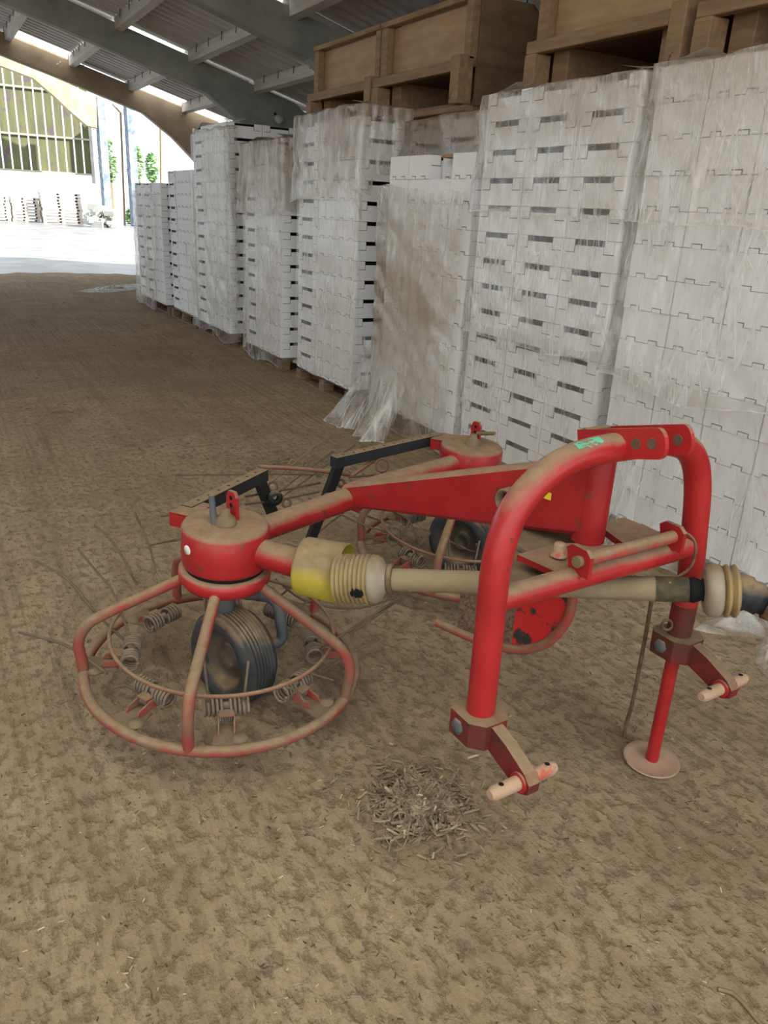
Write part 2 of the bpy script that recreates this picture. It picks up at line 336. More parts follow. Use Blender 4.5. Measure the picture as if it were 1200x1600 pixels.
# portal frames (concrete)
def portal(y, mat, label):
    d = .40; xe = 6.12
    top = [(xe+.18, 2.9), (5.95, zr(5.95)), (3, zr(3)), (0, zr(0)), (RIDGE_X, zr(RIDGE_X)), (-9, zr(-9)), (-14, zr(-14))]
    low = [(-14, zr(-14)-.4), (-9, zr(-9)-.36), (RIDGE_X, zr(RIDGE_X)-.36), (0, zr(0)-d), (2.6, zr(2.6)-d), (4.35, zr(4.35)-d-.03), (4.95, zr(4.95)-.68), (5.72, 2.05), (5.72, 0), (xe+.18, 0)]
    mb = MB(); pts = [(p, y-.11, q) for p, q in low+top]
    bm = bmesh.new(); vs = [bm.verts.new(p) for p in pts]; f = bm.faces.new(vs); r = bmesh.ops.extrude_face_region(bm, geom=[f])
    for g_ in r['geom']:
        if isinstance(g_, bmesh.types.BMVert): g_.co.y += .22
    bmesh.ops.triangulate(bm, faces=[f_ for f_ in bm.faces if len(f_.verts) > 4]); bmesh.ops.recalc_face_normals(bm, faces=bm.faces)
    bmesh.ops.bevel(bm, geom=[e for e in bm.edges if len(e.link_faces) == 2 and e.calc_face_angle(0) > 1.2], offset=.018, segments=1, affect='EDGES')
    me = bpy.data.meshes.new('roof_frame'); bm.to_mesh(me); bm.free(); me.materials.append(MT[mat])
    o = tag(put('roof_frame', me), label, kind='structure')
    hb = MB()
    for x in (5.15, 4.85, 4.2, 3.7, 3.1, 2.4, 1.9, 1.2):
        hb.lathe([(0, 0), (.016, 0), (.016, .01)], 10, 0, Matrix.Translation((x, y-.105, zr(x)-.2-.05*(int(x*10) % 3))) @ Matrix.Rotation(rad(90), 4, 'X'))
    hb.build('bolt_holes', 'dark', o); return o
portal(FRAMES[0], 'concrete_frame', 'concrete roof frame above the camera')
portal(FRAMES[1], 'concrete_frame', 'grey concrete roof frame above the right wooden crate')
portal(FRAMES[2], 'concrete_frame', 'grey concrete roof frame running into the left wooden crate')
portal(FRAMES[3], 'concrete_frame', 'grey-green concrete roof frame with chamfered haunch above tall wrapped stack')
portal(FRAMES[4], 'concrete_brown', 'brown concrete roof frame at the bright open shed end')
tag(MB().add([(-14.1, -4, 0), (-14.1, 19, 0), (-14.1, 19, 1.5), (-14.1, -4, 1.5)], [(0, 1, 2, 3)]).build('wall_left', 'right_wall'), kind='structure')  # unseen side wall, its height set to cut the light from the left
mb = MB(); n = 300; v = []
for i in range(n+1):
    y = -4.0+22.7*i/n; dx = .02*math.sin(i*math.pi/2); v += [(6.38+dx, y, 0), (6.38+dx, y, 3.1)]
mb.add(v, [(2*i, 2*i+1, 2*i+3, 2*i+2) for i in range(n)], 0, True)
tag(mb.build('wall_right', 'right_wall'), 'grey corrugated side wall behind the crates', kind='structure')

# ------------------------------------------------------------------ cardboard trays
H_L = .1432                                             # layer pitch
def tray_mesh(hx):                                      # hx: handle faces look along +-x (else along +-y)
    W = .385; D = .282; h = .140; t = .006; mb = MB()   # built with handle faces on +-x: width W along y, depth D along x
    cut = .027; cw = W*.29; e = .0042
    for sx in (-1, 1):
        x0, x1 = sorted((sx*D/2, sx*(D/2-t)))
        mb.box((x0, -W/2, 0), (x1, W/2, h-cut)); mb.box((x0, -W/2, h-cut), (x1, -cw, h)); mb.box((x0, cw, h-cut), (x1, W/2, h))
        for sy in (-1, 1):                              # corner tabs with their dark cut line
            ya, yb = sorted((sy*(cw-.004), sy*(W/2-.018))); xo = sx*D/2
            xs = sorted((xo-sx*.001, xo+sx*.0012)); mb.box((xs[0], ya-e if sy > 0 else ya, h-.058-e), (xs[1], yb if sy > 0 else yb+e, h-.004), 1)
            xs = sorted((xo, xo+sx*.0024)); mb.box((xs[0], ya if sy > 0 else ya, h-.058), (xs[1], yb, h-.002))
    for sy in (-1, 1):
        y0, y1 = sorted((sy*W/2, sy*(W/2-t))); mb.box((-D/2+t, y0, 0), (D/2-t, y1, h))
        for cx in (-.068, .068):                        # interlocking tabs on the plain face
            yo = sy*W/2; ys = sorted((yo-sy*.001, yo+sy*.0012)); mb.box((cx-.024-e, ys[0], .0), (cx+.024+e, ys[1], .014+e), 1)
            ys = sorted((yo, yo+sy*.0024)); mb.box((cx-.024, ys[0], -.002), (cx+.024, ys[1], .014))
    mb.box((-D/2+t, -W/2+t, .004), (D/2-t, W/2-t, .009))
    for sx in (-1, 1): mb.box((sx*(D/2-.05)-.002, -cw-.02, .06), (sx*(D/2-.05)+.002, cw+.02, h), 2)  # dark panels stand in for the shade inside the handle slots
    if not hx:
        R_ = Matrix.Rotation(rad(90), 4, 'Z'); mb.v = [R_ @ q for q in mb.v]
    return mb
ME_H = tray_mesh(True).mesh('tray', ['card', 'card_edge', 'dark']); ME_P = tray_mesh(False).mesh('tray', ['card', 'card_edge', 'dark'])
XF = 2.85                                               # aisle face of the pallet row
def stack(key, phrase, cols, z0, layers, x0=XF, stuff=False, skip=(), group=None, base=0, lean=0.):
    """cols: (type, y0, y1, colphrase); H = handle face to the aisle, P = plain face to the aisle"""
    acc = MB()
    for ty, y0, y1, cp in cols:
        wid = y1-y0; me, wl, dep = (ME_H, .385, .282) if ty == 'H' else (ME_P, .282, .385)
        sy = (wid-.008)/wl
        for k in range(layers):
            if (cp, k) in skip: continue
            loc = Vector((x0+dep/2+random.uniform(-.004, .005)-lean*k, (y0+y1)/2+random.uniform(-.002, .002), z0+k*H_L))
            if stuff:
                o_ = len(acc.v)
                for vv in me.vertices: acc.v.append(Vector((vv.co.x, vv.co.y*sy, vv.co.z))+loc)
                for p in me.polygons: acc.f.append([i+o_ for i in p.vertices]); acc.m.append(p.material_index); acc.sm.append(False)
                continue
            o = put('cardboard_tray', me, None, loc, (0, 0, random.uniform(-.004, .004)), (1, sy, 1.005))
            tag(o, f'white tray, {ORD[k+base]} layer{" up" if k+base else ""}, {cp}, {phrase}', 'cardboard box', group or f'white trays in the {phrase}')
    if stuff: tag(acc.build('cardboard_trays', ['card', 'card_edge', 'dark']), f'white cardboard trays of the {phrase}', 'cardboard box', kind='stuff')
# pallets under the stacks
def pallet(x0, y0, y1, label, dx=1.02):
    r = empty('wooden_pallet', (x0+dx/2, (y0+y1)/2, 0)); o = r.location; tag(r, label, 'pallet', 'pallets under the wrapped stacks')
    L = y1-y0
    for i in range(5):
        x = x0+.02+(dx-.14)*i/4; MB().bbox((x, y0, .108), (x+.1, y1, .126)).build('top_board', 'pallet_wood', r, o)
    for yy in (y0, (y0+y1)/2-.05, y1-.1):
        MB().bbox((x0, yy, .09), (x0+dx, yy+.1, .107)).build('stringer_board', 'pallet_wood', r, o)
        for xx in (x0, x0+dx/2-.05, x0+dx-.1): MB().bbox((xx, yy, .018), (xx+.1, yy+.1, .089)).build('block', 'pallet_wood', r, o)
    for xx in (x0, x0+dx/2-.05, x0+dx-.1): MB().bbox((xx, y0, 0), (xx+.1, y1, .0175)).build('bottom_board', 'pallet_wood', r, o)
ZP = .128
SG = 'stack at the right picture edge'; SF = 'second stack from the right'; SCk = 'loosely draped third stack'
SD_ = 'torn-hooded fourth stack'; SE = 'fifth stack from the right'; SB = 'tall sixth stack'; SA2 = 'low stack behind the tall one'; SA = 'farthest wrapped stack'
g0 = 2.77
stack('G', SG, [('P', g0-.281*(i+1), g0-.281*i, c) for i, c in enumerate(('first column', 'second column', 'third column', 'fourth column'))], ZP, 14)
stack('F', SF, [('H', 2.862+.383*i, 2.862+.383*(i+1), c) for i, c in enumerate(('right column', 'middle column', 'left column'))], ZP, 14)
cc = [('P', 4.085+.253*i, 4.085+.253*(i+1), c) for i, c in enumerate(('first column', 'second column', 'third column', 'fourth column'))]
stack('C', SCk, cc, ZP, 12, skip=(('second column', 11),))
stack('C1', SCk, [cc[1]], ZP+11*H_L, 1, x0=XF+.10, base=11)
tag(MB().bbox((XF+.03, 4.36, ZP+12*H_L-.022), (XF+.09, 4.50, ZP+12*H_L-.004), .002).build('card_flap', 'card_brown'), 'brown cardboard flap in the gap on top of the third stack', 'cardboard')
stack('C2', SCk, [('H', 4.09+.50*i, 4.09+.50*(i+1), c) for i, c in enumerate(('right rear column', 'left rear column'))], ZP+11*H_L, 3, x0=XF+.40, base=11)
stack('D', SD_, [('P', 5.575, 5.93, 'right column'), ('P', 5.93, 6.28, 'middle column'), ('H', 6.28, 6.68, 'left column')], ZP, 14)
stack('D2', SD_, [('P', 5.575, 5.93, 'rear right column')], ZP, 14, x0=XF+.39)
stack('E', SE, [('P', 7.06, 7.37, 'right column'), ('P', 7.37, 7.68, 'middle column'), ('H', 7.68, 8.05, 'left column')], ZP, 13)
stack('B', SB, [('P', 8.58, 8.98, 'right column'), ('P', 8.98, 9.36, 'middle column'), ('H', 9.36, 9.80, 'left column')], ZP, 15)
for nm, ty, y0, y1, xo, ly in (('F', 'H', 2.862, 3.245, .29, 14), ('C', 'P', 4.085, 4.338, .395, 11), ('E', 'P', 7.06, 7.37, .39, 13), ('B', 'P', 8.58, 8.98, .39, 15), ('D', 'P', 5.575, 5.93, .78, 14)):
    stack(nm, {'F': 'rear row of the second stack from the right', 'C': 'rear row of the third stack from the right', 'E': 'rear row of the fifth stack from the right', 'B': 'rear row of the tall sixth stack', 'D': 'rear row of the fourth stack'}[nm], [(ty, y0, y1, 'rear')], ZP, ly, x0=XF+xo, stuff=True)
stack('A2', SA2, [('P', 9.95, 10.32, 'right column'), ('P', 10.32, 10.69, 'middle column'), ('H', 10.69, 11.05, 'left column')], ZP, 12, x0=XF+.02, stuff=True)
stack('A', SA, [('P', 11.2, 11.7, 'right column'), ('H', 11.7, 12.2, 'middle column'), ('H', 12.2, 12.7, 'left column')], ZP, 11, x0=XF-.05, stuff=True)
stack('A3', 'tall stack seen above the low one', [('P', 10.7, 11.05, 'right column'), ('H', 11.05, 11.5, 'left column')], ZP, 15, x0=XF+.75, stuff=True)
for y0, y1, ph in ((1.62, 2.77, SG), (2.862, 4.012, SF), (4.085, 5.1, SCk), (5.575, 6.68, SD_), (7.06, 8.05, SE), (8.58, 9.8, SB), (9.95, 11.06, SA2), (11.2, 12.7, SA)):
    pallet(XF-.01, y0, y1, f'wooden pallet under the {ph}')

# ------------------------------------------------------------------ plastic film
def film(name, path, z0, z1, label, amp=.02, seed=0, off=.018, flare=0., hem=.03, dust=lambda t, z: 0., nz=60, step=.018, streak=9., group=None, top=None, tail=None, zfun=None):
    """path: plan polyline (x, y); the sheet hangs from z1 to z0 along it, pushed outwards (to the left of travel)"""
    P = [Vector((*p, 0)) for p in path]; seg = [(P[i+1]-P[i]).length for i in range(len(P)-1)]; tot = sum(seg)
    n = max(6, int(tot/step)); pts = []; nor = []
    for i in range(n+1):
        d = tot*i/n; k = 0
        while k < len(seg)-1 and d > seg[k]: d -= seg[k]; k += 1
        t = (P[k+1]-P[k]).normalized(); pts.append(P[k]+t*d); nor.append(Vector((-t.y, t.x, 0)))
    for _ in range(2): nor = [(nor[max(i-1, 0)]+nor[i]*1.0+nor[min(i+1, n)]).normalized() for i in range(n+1)]
    mb = MB(); V = []; du = []; fo = []
    for i in range(n+1):
        D = tot*i/n
        for j in range(nz+1):
            f = j/nz; za = z0 + hem*noise.noise(Vector((D*2.2, seed, 3)))*1.6; zb = z1 + .035*noise.noise(Vector((D*4, seed+9, 1)))
            if zfun: za, zb = zfun(i/n, za, zb)
            z = za+(zb-za)*f
            w1 = noise.noise(Vector((D*streak, z*1.1+D*1.4, seed*3.1))); w2 = noise.noise(Vector((D*3-z*2.5, z*3, seed*1.7+5))); w3 = noise.noise(Vector((D*17, z*4, seed+20)))
            o_ = off + amp*(.75*abs(w1)+.6*abs(w2)+.22*abs(w3)) + flare*(1-f)**2*(1+.8*w1)
            tp = 0
            if top and j >= nz-3: tp = (j-(nz-3))/3
            q = pts[i]+nor[i]*(o_*(1-tp)-(top or 0)*tp)
            V.append((q.x, q.y, z + (.018*tp if top else 0))); du.append(max(0, min(1.2, dust(i/n, f))))
            rg = max(0, 1-abs(w1)*10)*max(0, .1+noise.noise(Vector((D*1.3, z*1.3, seed+40))))
            fo.append(min(1, rg + (.7 if j < 1 else 0) + (.4 if tp else 0)))
    mb.add(V, [(i*(nz+1)+j, (i+1)*(nz+1)+j, (i+1)*(nz+1)+j+1, i*(nz+1)+j+1) for i in range(n) for j in range(nz)], 0, True)
    me = mb.mesh(name, 'film'); at_ = me.attributes.new('dust', 'FLOAT', 'POINT'); at_.data.foreach_set('value', du); fa = me.attributes.new('fold', 'FLOAT', 'POINT'); fa.data.foreach_set('value', fo)
    sa = me.attributes.new('sheet', 'FLOAT_VECTOR', 'POINT'); sa.data.foreach_set('vector', [c_ for i in range(n+1) for j in range(nz+1) for c_ in (tot*i/n+seed*3.7, V[i*(nz+1)+j][2]+.02*V[i*(nz+1)+j][0], seed*1.0)])
    return tag(put(name, me), label, 'plastic film', group)
def around(y0, y1, x0=XF, near=.35, far=0.): # near end face, then along the aisle face away from the camera; outward = left of travel
    p = []
    if far: p.append((x0+far, y1))
    p += [(x0, y1), (x0, y0)]
    if near: p.append((x0+near, y0))
    return [(a, b_) for a, b_ in p][::-1][::-1]
GF = 'plastic film around the box stacks'
hood = lambda t, f: .28+.85*max(0, f-.45)
light = lambda t, f: .16
# outward must be -x on the aisle face: travelling +y gives left normal -x
def path_for(y0, y1, x0=XF, near=.3, far=.0):
    p = [(x0+near, y0)] if near else []
    p += [(x0, y0), (x0, y1)]
    if far: p += [(x0+far, y1)]
    return p
film('plastic_wrap', path_for(1.62, 2.78, near=0, far=.3), 1.50, 2.17, 'creased film hood over the upper trays of the stack at right edge', .030, 1, .022, .03, .04, hood, group=GF, top=.2)
film('plastic_wrap', path_for(1.62, 2.78, near=0, far=.15), .80, 1.52, 'creased film around the middle trays of the stack at right edge', .030, 2, .016, .04, .05, light, group=GF)
film('plastic_wrap', path_for(1.62, 2.78, near=0, far=.15), .03, .84, 'clear film around the lowest trays of the stack at right edge', .022, 3, .010, .10, .03, light, group=GF)
film('plastic_wrap', path_for(2.86, 4.03, near=.05, far=.3), 1.52, 2.16, 'dusty film hood over the upper trays of the second stack from right', .034, 4, .020, .03, .05, hood, group=GF, top=.2)
film('plastic_wrap', path_for(2.86, 4.03, near=.2, far=.2), .84, 1.54, 'streaked clear film around the middle of the second stack from right', .022, 5, .013, .02, .04, light, group=GF)
film('plastic_wrap', path_for(2.86, 4.03, near=.2, far=.2), .05, .90, 'streaked clear film around the base of the second stack from right', .020, 6, .010, .03, .03, light, group=GF)
film('plastic_wrap', [(XF-.01, 4.10), (XF-.02, 5.12), (XF+.25, 5.2)], .01, 1.62, 'long loose film sheet hanging down the front of the third stack', .055, 7, .03, .0, .03, lambda t, f: .55+.7*max(0, .5-abs(f-.55))*(1.5 if .2 < t < .9 else .5), nz=70, group=GF,
     zfun=lambda t, a, b_: (a + .12*max(0, .35-t)*0, b_ + .05*t))
film('plastic_wrap', [(XF-.05, 4.55), (XF-.10, 4.85), (XF-.10, 5.10), (XF+.02, 5.28), (XF+.2, 5.33)], .004, .62, 'gathered film tail trailing onto the floor beside the third stack', .08, 17, .02, .22, .0, lambda t, f: .30, nz=46, group=GF)
film('plastic_wrap', [(XF+.38, 4.08), (XF+.38, 5.5), (XF+.5, 5.56)], 1.86, 2.17, 'dusty film hood over the rear trays of the third stack', .05, 8, .02, .04, .05, lambda t, f: .7+.4*f, nz=20, group=GF, top=.35)
film('plastic_wrap', path_for(5.57, 6.69, near=.42, far=.1), 1.62, 2.23, 'torn dusty film hood sagging over the fourth stack', .055, 9, .025, .02, .05, lambda t, f: .35+.65*max(0, f-.2)+(.5 if .30 < t < .52 else 0), group=GF, top=.25,
     zfun=lambda t, a, b_: (a+.0*t + (.16 if t < .2 else .22*max(0, .42-abs(t-.42)*4) if t < .55 else -.06), b_))
film('plastic_wrap', path_for(5.57, 6.68, near=.03, far=.0), .16, 1.70, 'clear film stretched round the fourth stack below its hood', .018, 10, .010, .03, .04, light, group=GF, nz=60)
film('plastic_wrap', path_for(7.05, 8.07, near=.22, far=.3), 1.42, 2.08, 'dusty brown film hood slumped over the fifth stack', .06, 11, .03, .02, .06, lambda t, f: .6+.5*f, group=GF, top=.25)
film('plastic_wrap', path_for(7.05, 8.07, near=.0, far=.2), .04, 1.46, 'clear wrinkled film round the fifth stack below its hood', .03, 12, .012, .02, .05, lambda t, f: .22, group=GF, nz=60)
film('plastic_wrap', path_for(8.57, 9.82, near=.10, far=.3), .05, 2.31, 'long clear film sleeve over the tall sixth stack', .045, 13, .016, .02, .06, lambda t, f: .12+.6*max(0, f-.9)*5, group=GF, nz=80, top=.25)
film('plastic_wrap', path_for(11.45, 12.72, x0=XF-.05, near=0, far=.3), .03, 1.60, 'loose film hanging over the farthest stack', .05, 14, .02, .05, .06, lambda t, f: .3, group=GF, nz=50)
# film lying on the floor
def floor_film(pts, seed, label, hgt=.05):
    mb = MB(); n = 26; P = [to_world(*at(u, v, 0)) for u, v in pts]; V = []
    c = sum(P, Vector())/len(P); bo = smooth_path(P+[P[0]], 8)[:-1]; m_ = len(bo); rings = 7
    for i in range(rings+1):
        for k, q in enumerate(bo):
            p = c+(q-c)*(i/rings); z = .006+hgt*(1-(i/rings)**2)*abs(noise.noise(Vector((p.x*11, p.y*11, seed))))*1.8
            V.append((p.x, p.y, z))
    mb.add(V, [(i*m_+k, i*m_+(k+1) % m_, (i+1)*m_+(k+1) % m_, (i+1)*m_+k) for i in range(rings) for k in range(m_)], 0, True)
    me = mb.mesh('film_scrap', 'film'); a = me.attributes.new('dust', 'FLOAT', 'POINT'); a.data.foreach_set('value', [.55]*len(V))
    return tag(put('film_scrap', me), label, 'plastic film')
floor_film([(118, 456), (160, 449), (215, 444), (214, 452), (160, 458)], 1, 'pale plastic film strip on the floor beside the farthest stack', .06)
floor_film([(1082, 985), (1110, 968), (1150, 966), (1198, 975), (1215, 1000), (1150, 996), (1110, 992)], 2, 'crumpled clear film on the floor behind the shaft end', .10)
floor_film([(1176, 1030), (1186, 1000), (1215, 985), (1240, 1030), (1215, 1066), (1190, 1052)], 3, 'clump of clear film at the right picture edge', .12)

# ------------------------------------------------------------------ wooden crates behind the pallets
def crate(y0, y1, z0, label, x0=3.93, depth=1.75, group='wooden crates behind the box stacks', q=.07):
    r = empty('wooden_crate', (x0+depth/2, (y0+y1)/2, z0)); o = r.location; tag(r, label, 'crate', group)
    h = .775; zs = z0+.27; zt = z0+h; x1 = x0+depth
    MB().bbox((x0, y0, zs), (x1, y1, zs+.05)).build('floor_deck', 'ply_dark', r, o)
    MB().box((x0+.09, y0+.03, zs+.05), (x0+.105, y1-.03, zt-.05)).build('front_panel', 'ply', r, o)
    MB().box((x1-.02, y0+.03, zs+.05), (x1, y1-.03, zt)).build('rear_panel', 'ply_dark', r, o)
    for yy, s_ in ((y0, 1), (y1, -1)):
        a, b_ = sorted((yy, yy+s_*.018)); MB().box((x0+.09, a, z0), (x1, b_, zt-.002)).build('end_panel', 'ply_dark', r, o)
    MB().bbox((x0, y0, zt-.045), (x0+.09, y1, zt), .005).build('top_rail', 'wood_board', r, o)
    for yy, ww in ((y0, .085), (y1-.11, .11)): MB().bbox((x0+.012, yy, zs+.05), (x0+.088, yy+ww, zt-.046), .005).build('post', 'wood_board', r, o)
    MB().bbox((x0-q, y0+.125, zs-.035), (x0, y1-.005, zs+.045), .005).build('bottom_rail', 'wood_board', r, o)
    for yy, zz in ((y0, zs+.075), (y1-.13, zs-.036)): MB().bbox((x0-q-.01, yy, z0), (x0+.06, yy+.12, zz), .006).build('skid_post', 'wood_board', r, o)
    for yy in (y0+.14, y1-.30): MB().bbox((x0+.07, yy, z0+.03), (x1-.03, yy+.16, zs), .006).build('bearer', 'wood_board', r, o)
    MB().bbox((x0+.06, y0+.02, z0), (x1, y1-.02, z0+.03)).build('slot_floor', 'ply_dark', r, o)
    return r
CR = [(2.08, 3.56, 'wooden crate above the stack at the right picture edge'), (3.62, 5.04, 'wooden crate above the second stack from the right'),
      (5.86, 7.33, 'plywood crate with plain end panel above the third stack'), (7.36, 8.85, 'plywood crate at the left end of the crate row')]
for y0, y1, ph in CR:
    for lev in range(4):
        crate(y0, y1, .777*lev, ph if lev == 3 else f'{ORD[lev]} hidden crate under the {ph}')

# ------------------------------------------------------------------ hay tedder (built in the camera-heading frame, root turned by -YAW)
TB = Vector((.0, 2.5, 0)); T = empty('hay_tedder', to_world(*TB), -YAW)
tag(T, 'red two-rotor hay tedder with tine rings, arched hitch frame and drive shaft', 'hay tedder')
def part(mb, name, mats, parent=None, label=None):
    o = mb.build(name, mats, parent or T, TB)
    if label: o['label'] = label
    return o
FWD = Vector((.78, -.62, 0)).normalized()
AX = Vector((.046, -.049, 1)).normalized(); E1 = Vector((1, 0, -AX.x/AX.z)).normalized(); E2 = AX.cross(E1)
RC1 = Vector((-.491, 2.171, .119)); HT2 = at(738, 694, .612); RC2 = HT2 - AX*.495; HT1 = RC1 + AX*.495
def frame_at(C): return Matrix(((E1.x, E2.x, AX.x, C.x), (E1.y, E2.y, AX.y, C.y), (E1.z, E2.z, AX.z, C.z), (0, 0, 0, 1)))
def coil(mb, p, axis, r, pitch, turns, wr, mi=0):
    axis = axis.normalized(); a = axis.orthogonal().normalized(); b_ = axis.cross(a); n = int(turns*10)
    mb.tube([p + axis*pitch*k/10 + (a*math.cos(k*math.pi/5)+b_*math.sin(k*math.pi/5))*r for k in range(n+1)], wr, 6, mi)
def rotor(C, ph, prongs, modes):
    F = frame_at(C)
    def L(r, deg, z): a = rad(deg); return F @ Vector((r*math.cos(a), r*math.sin(a), z))
    part(MB().lathe([(0, .495), (.112, .496), (.124, .492), (.130, .482), (.130, .378), (.126, .366), (.0, .366)], 48, 0, F), 'gearbox', 'red')
    part(MB().lathe([(0, .3655), (.119, .3655), (.119, .352), (0, .352)], 40, 0, F), 'gap_ring', 'dark')  # dark ring stands in for the shaded gap between gearbox and flange
    part(MB().lathe([(0, .3515), (.132, .3515), (.139, .345), (.139, .318), (.128, .302), (.10, .292), (0, .29)], 48, 0, F), 'rotor_flange', 'red_bright')
    part(MB().torus(.424, .0165, 72, 12, 0, F), 'ring', 'spoke_paint')
    part(MB().torus(.345, .0062, 64, 8, 0, F @ Matrix.Translation((0, 0, .125))), 'guard_hoop', 'red_rod')
    for k in range(5):
        d = ph+72*k
        part(MB().tube(smooth_path([L(.10, d, .325), L(.22, d, .268), L(.345, d, .208), L(.405, d, .170), L(.432, d, .112), L(.428, d, .05), L(.424, d, 0)], 5), .0165, 12), 'spoke', 'spoke_paint')
    hubf = MB().lathe([(0, .30), (.03, .30), (.03, .16), (0, .16)], 16, 0, F); part(hubf, 'axle_stub', 'grey_steel')
    for k in range(8):
        d = ph-4+45*k; rd = (L(1, d, 0)-L(0, d, 0)); tg = AX.cross(rd)
        pl = MB(); c = L(.365, d, .004)
        pl.prism([c-tg*.042+rd*.05, c+tg*.055+rd*.05, c+tg*.050+rd*.01, c+tg*.030-rd*.040, c-tg*.026-rd*.050], AX*.006)
        pl.lathe([(0, .012), (.018, .010), (.024, 0)], 14, 0, Matrix.Translation(c+tg*.036+rd*.022+AX*.006))
        br = part(pl, 'tine_bracket', 'dusty_steel')
        cl = MB(); a = L(.318, d, .012)
        for s_ in (-1, 1): cl.prism([a+tg*.020*s_-rd*.02, a+tg*.020*s_+rd*.055, a+tg*.020*s_+rd*.045+AX*.018, a+tg*.020*s_+AX*.034-rd*.012], tg*.004*s_)
        cl.prism([a-tg*.02+AX*.034-rd*.012, a+tg*.02+AX*.034-rd*.012, a+tg*.02+AX*.034+rd*.018, a-tg*.02+AX*.034+rd*.018], AX*.004)
        part(cl, 'tine_clip', 'red_worn', br)
        cs = MB(); coil(cs, a+rd*.0+AX*.016-tg*.018, tg, .010, .0062, 6, .0026); part(cs, 'clip_spring', 'spring_steel', br)
        sp = MB(); q = L(.285, d, .045)
        for s_ in (-1, 1): coil(sp, q+tg*.010*s_, tg*s_, .0255, .0122, 4.4, .0047)
        sp.tube([q-tg*.012, q+tg*.012], .014, 8)
        tn = part(sp, 'tine_coil', 'spring_steel')
        md = modes[k]
        for s_ in (-1, 1):
            st = q+tg*.05*s_+AX*.0215
            if md == 'up': pts = [st, st+AX*.035+rd*.03, st+AX*.11-rd*.03+tg*.012*s_]
            elif md == 'short': pts = [st, st+rd*.05+AX*.01, st+rd*.10+AX*.004+tg*.02*s_]
            else: pts = [st, st+rd*.12+AX*.025, st+rd*.27+AX*.06-tg*.03, st+rd*.40+AX*(.05 if md == 'out' else .15)-tg*.07]
            if md != 'none': part(MB().tube(smooth_path(pts, 4), .0042, 6), 'prong', 'rod_steel', tn)
    for pr in prongs:
        part(MB().tube(smooth_path([at(*p) for p in pr], 5), .0043, 6), 'prong', 'rod_steel')
    return L
PR1 = [[(168, 1052, .165), (110, 1012, .18), (70, 998, .18), (29, 988, .16)], [(196, 1002, .17), (150, 958, .26), (105, 905, .33), (58, 877, .34)],
       [(200, 985, .20), (176, 925, .30), (150, 892, .35), (122, 858, .37)], [(214, 915, .25), (190, 868, .34), (168, 838, .38), (148, 820, .38)], [(243, 895, .28), (232, 850, .36), (211, 803, .42)],
       [(175, 1075, .14), (200, 1072, .15), (236, 1098, .13)], [(503, 1052, .15), (545, 1022, .18), (592, 998, .18)], [(500, 1015, .2), (545, 985, .22), (622, 935, .25)], [(545, 990, .2), (570, 975, .22), (640, 925, .24)]]
rotor(RC1, -163, PR1, ['none', 'none', 'up', 'short', 'none', 'out', 'out', 'none'])
rotor(RC2, -178, [[(655, 852, .15), (640, 815, .2), (615, 800, .22)], [(690, 840, .2), (740, 862, .2), (745, 850, .25)]], ['out', 'up', 'up', 'out', 'none', 'out', 'out', 'out'])
# wheels
def wheel(C, axis, r=.158, wd=.125):
    axis = Vector(axis).normalized(); sd_ = Vector((0, 0, 1)).cross(axis).normalized(); up = axis.cross(sd_)
    F = Matrix(((sd_.x, up.x, axis.x, C.x), (sd_.y, up.y, axis.y, C.y), (sd_.z, up.z, axis.z, C.z), (0, 0, 0, 1)))
    h = wd/2
    rim = part(MB().lathe([(0, .012), (.03, .014), (.034, .03), (.04, .012), (.075, .0), (.088, .028), (.094, h-.012), (.100, h-.010), (.100, h-.016), (.086, .02), (.086, -h+.02), (.100, -h+.012), (.0, -h+.02)], 32, 0, F), 'wheel', 'rim_metal')
    prof = [(.098, -h+.008), (.118, -h-.002), (.138, -h), (r-.012, -h+.012)]
    zs = [-.043, -.0305, -.018, -.006, .006, .018, .0305, .043]
    for i in range(len(zs)-1):
        a = zs[i]; b_ = zs[i+1]; cr = r-.9*((a+b_)/2)**2
        prof += [(cr-.007, a), (cr, a+.0025), (cr, b_-.0025), (cr-.007, b_)]
    prof += [(r-.012, h-.012), (.138, h), (.118, h+.002), (.098, h-.008), (.090, h-.02), (.090, -h+.02)]
    part(MB().lathe(prof, 48, 0, F, True, True), 'tyre', 'rubber', rim)
    return rim
W1 = Vector((-.455, 2.150, .1585)); wheel(W1, (-.64, -.77, .0))
part(MB().tube(smooth_path([RC1+AX*.30+Vector((.03, .02, 0)), RC1+AX*.235+Vector((.05, .04, 0)), Vector((-.39, 2.27, .315)), Vector((-.335, 2.25, .30)), Vector((-.318, 2.235, .24)), Vector((-.318, 2.232, .17)), Vector((-.40, 2.185, .159))], 5), .0185, 12), 'wheel_crank', 'grey_steel')
W2 = Vector((RC2.x+.03, RC2.y+.02, .1585)); wheel(W2, (-.55, -.83, 0))
part(MB().tube(smooth_path([RC2+AX*.30, RC2+AX*.27+Vector((.10, .05, 0)), W2+Vector((.16, .12, .06)), W2+Vector((.07, .10, .0))], 5), .0185, 12), 'wheel_crank', 'grey_steel')
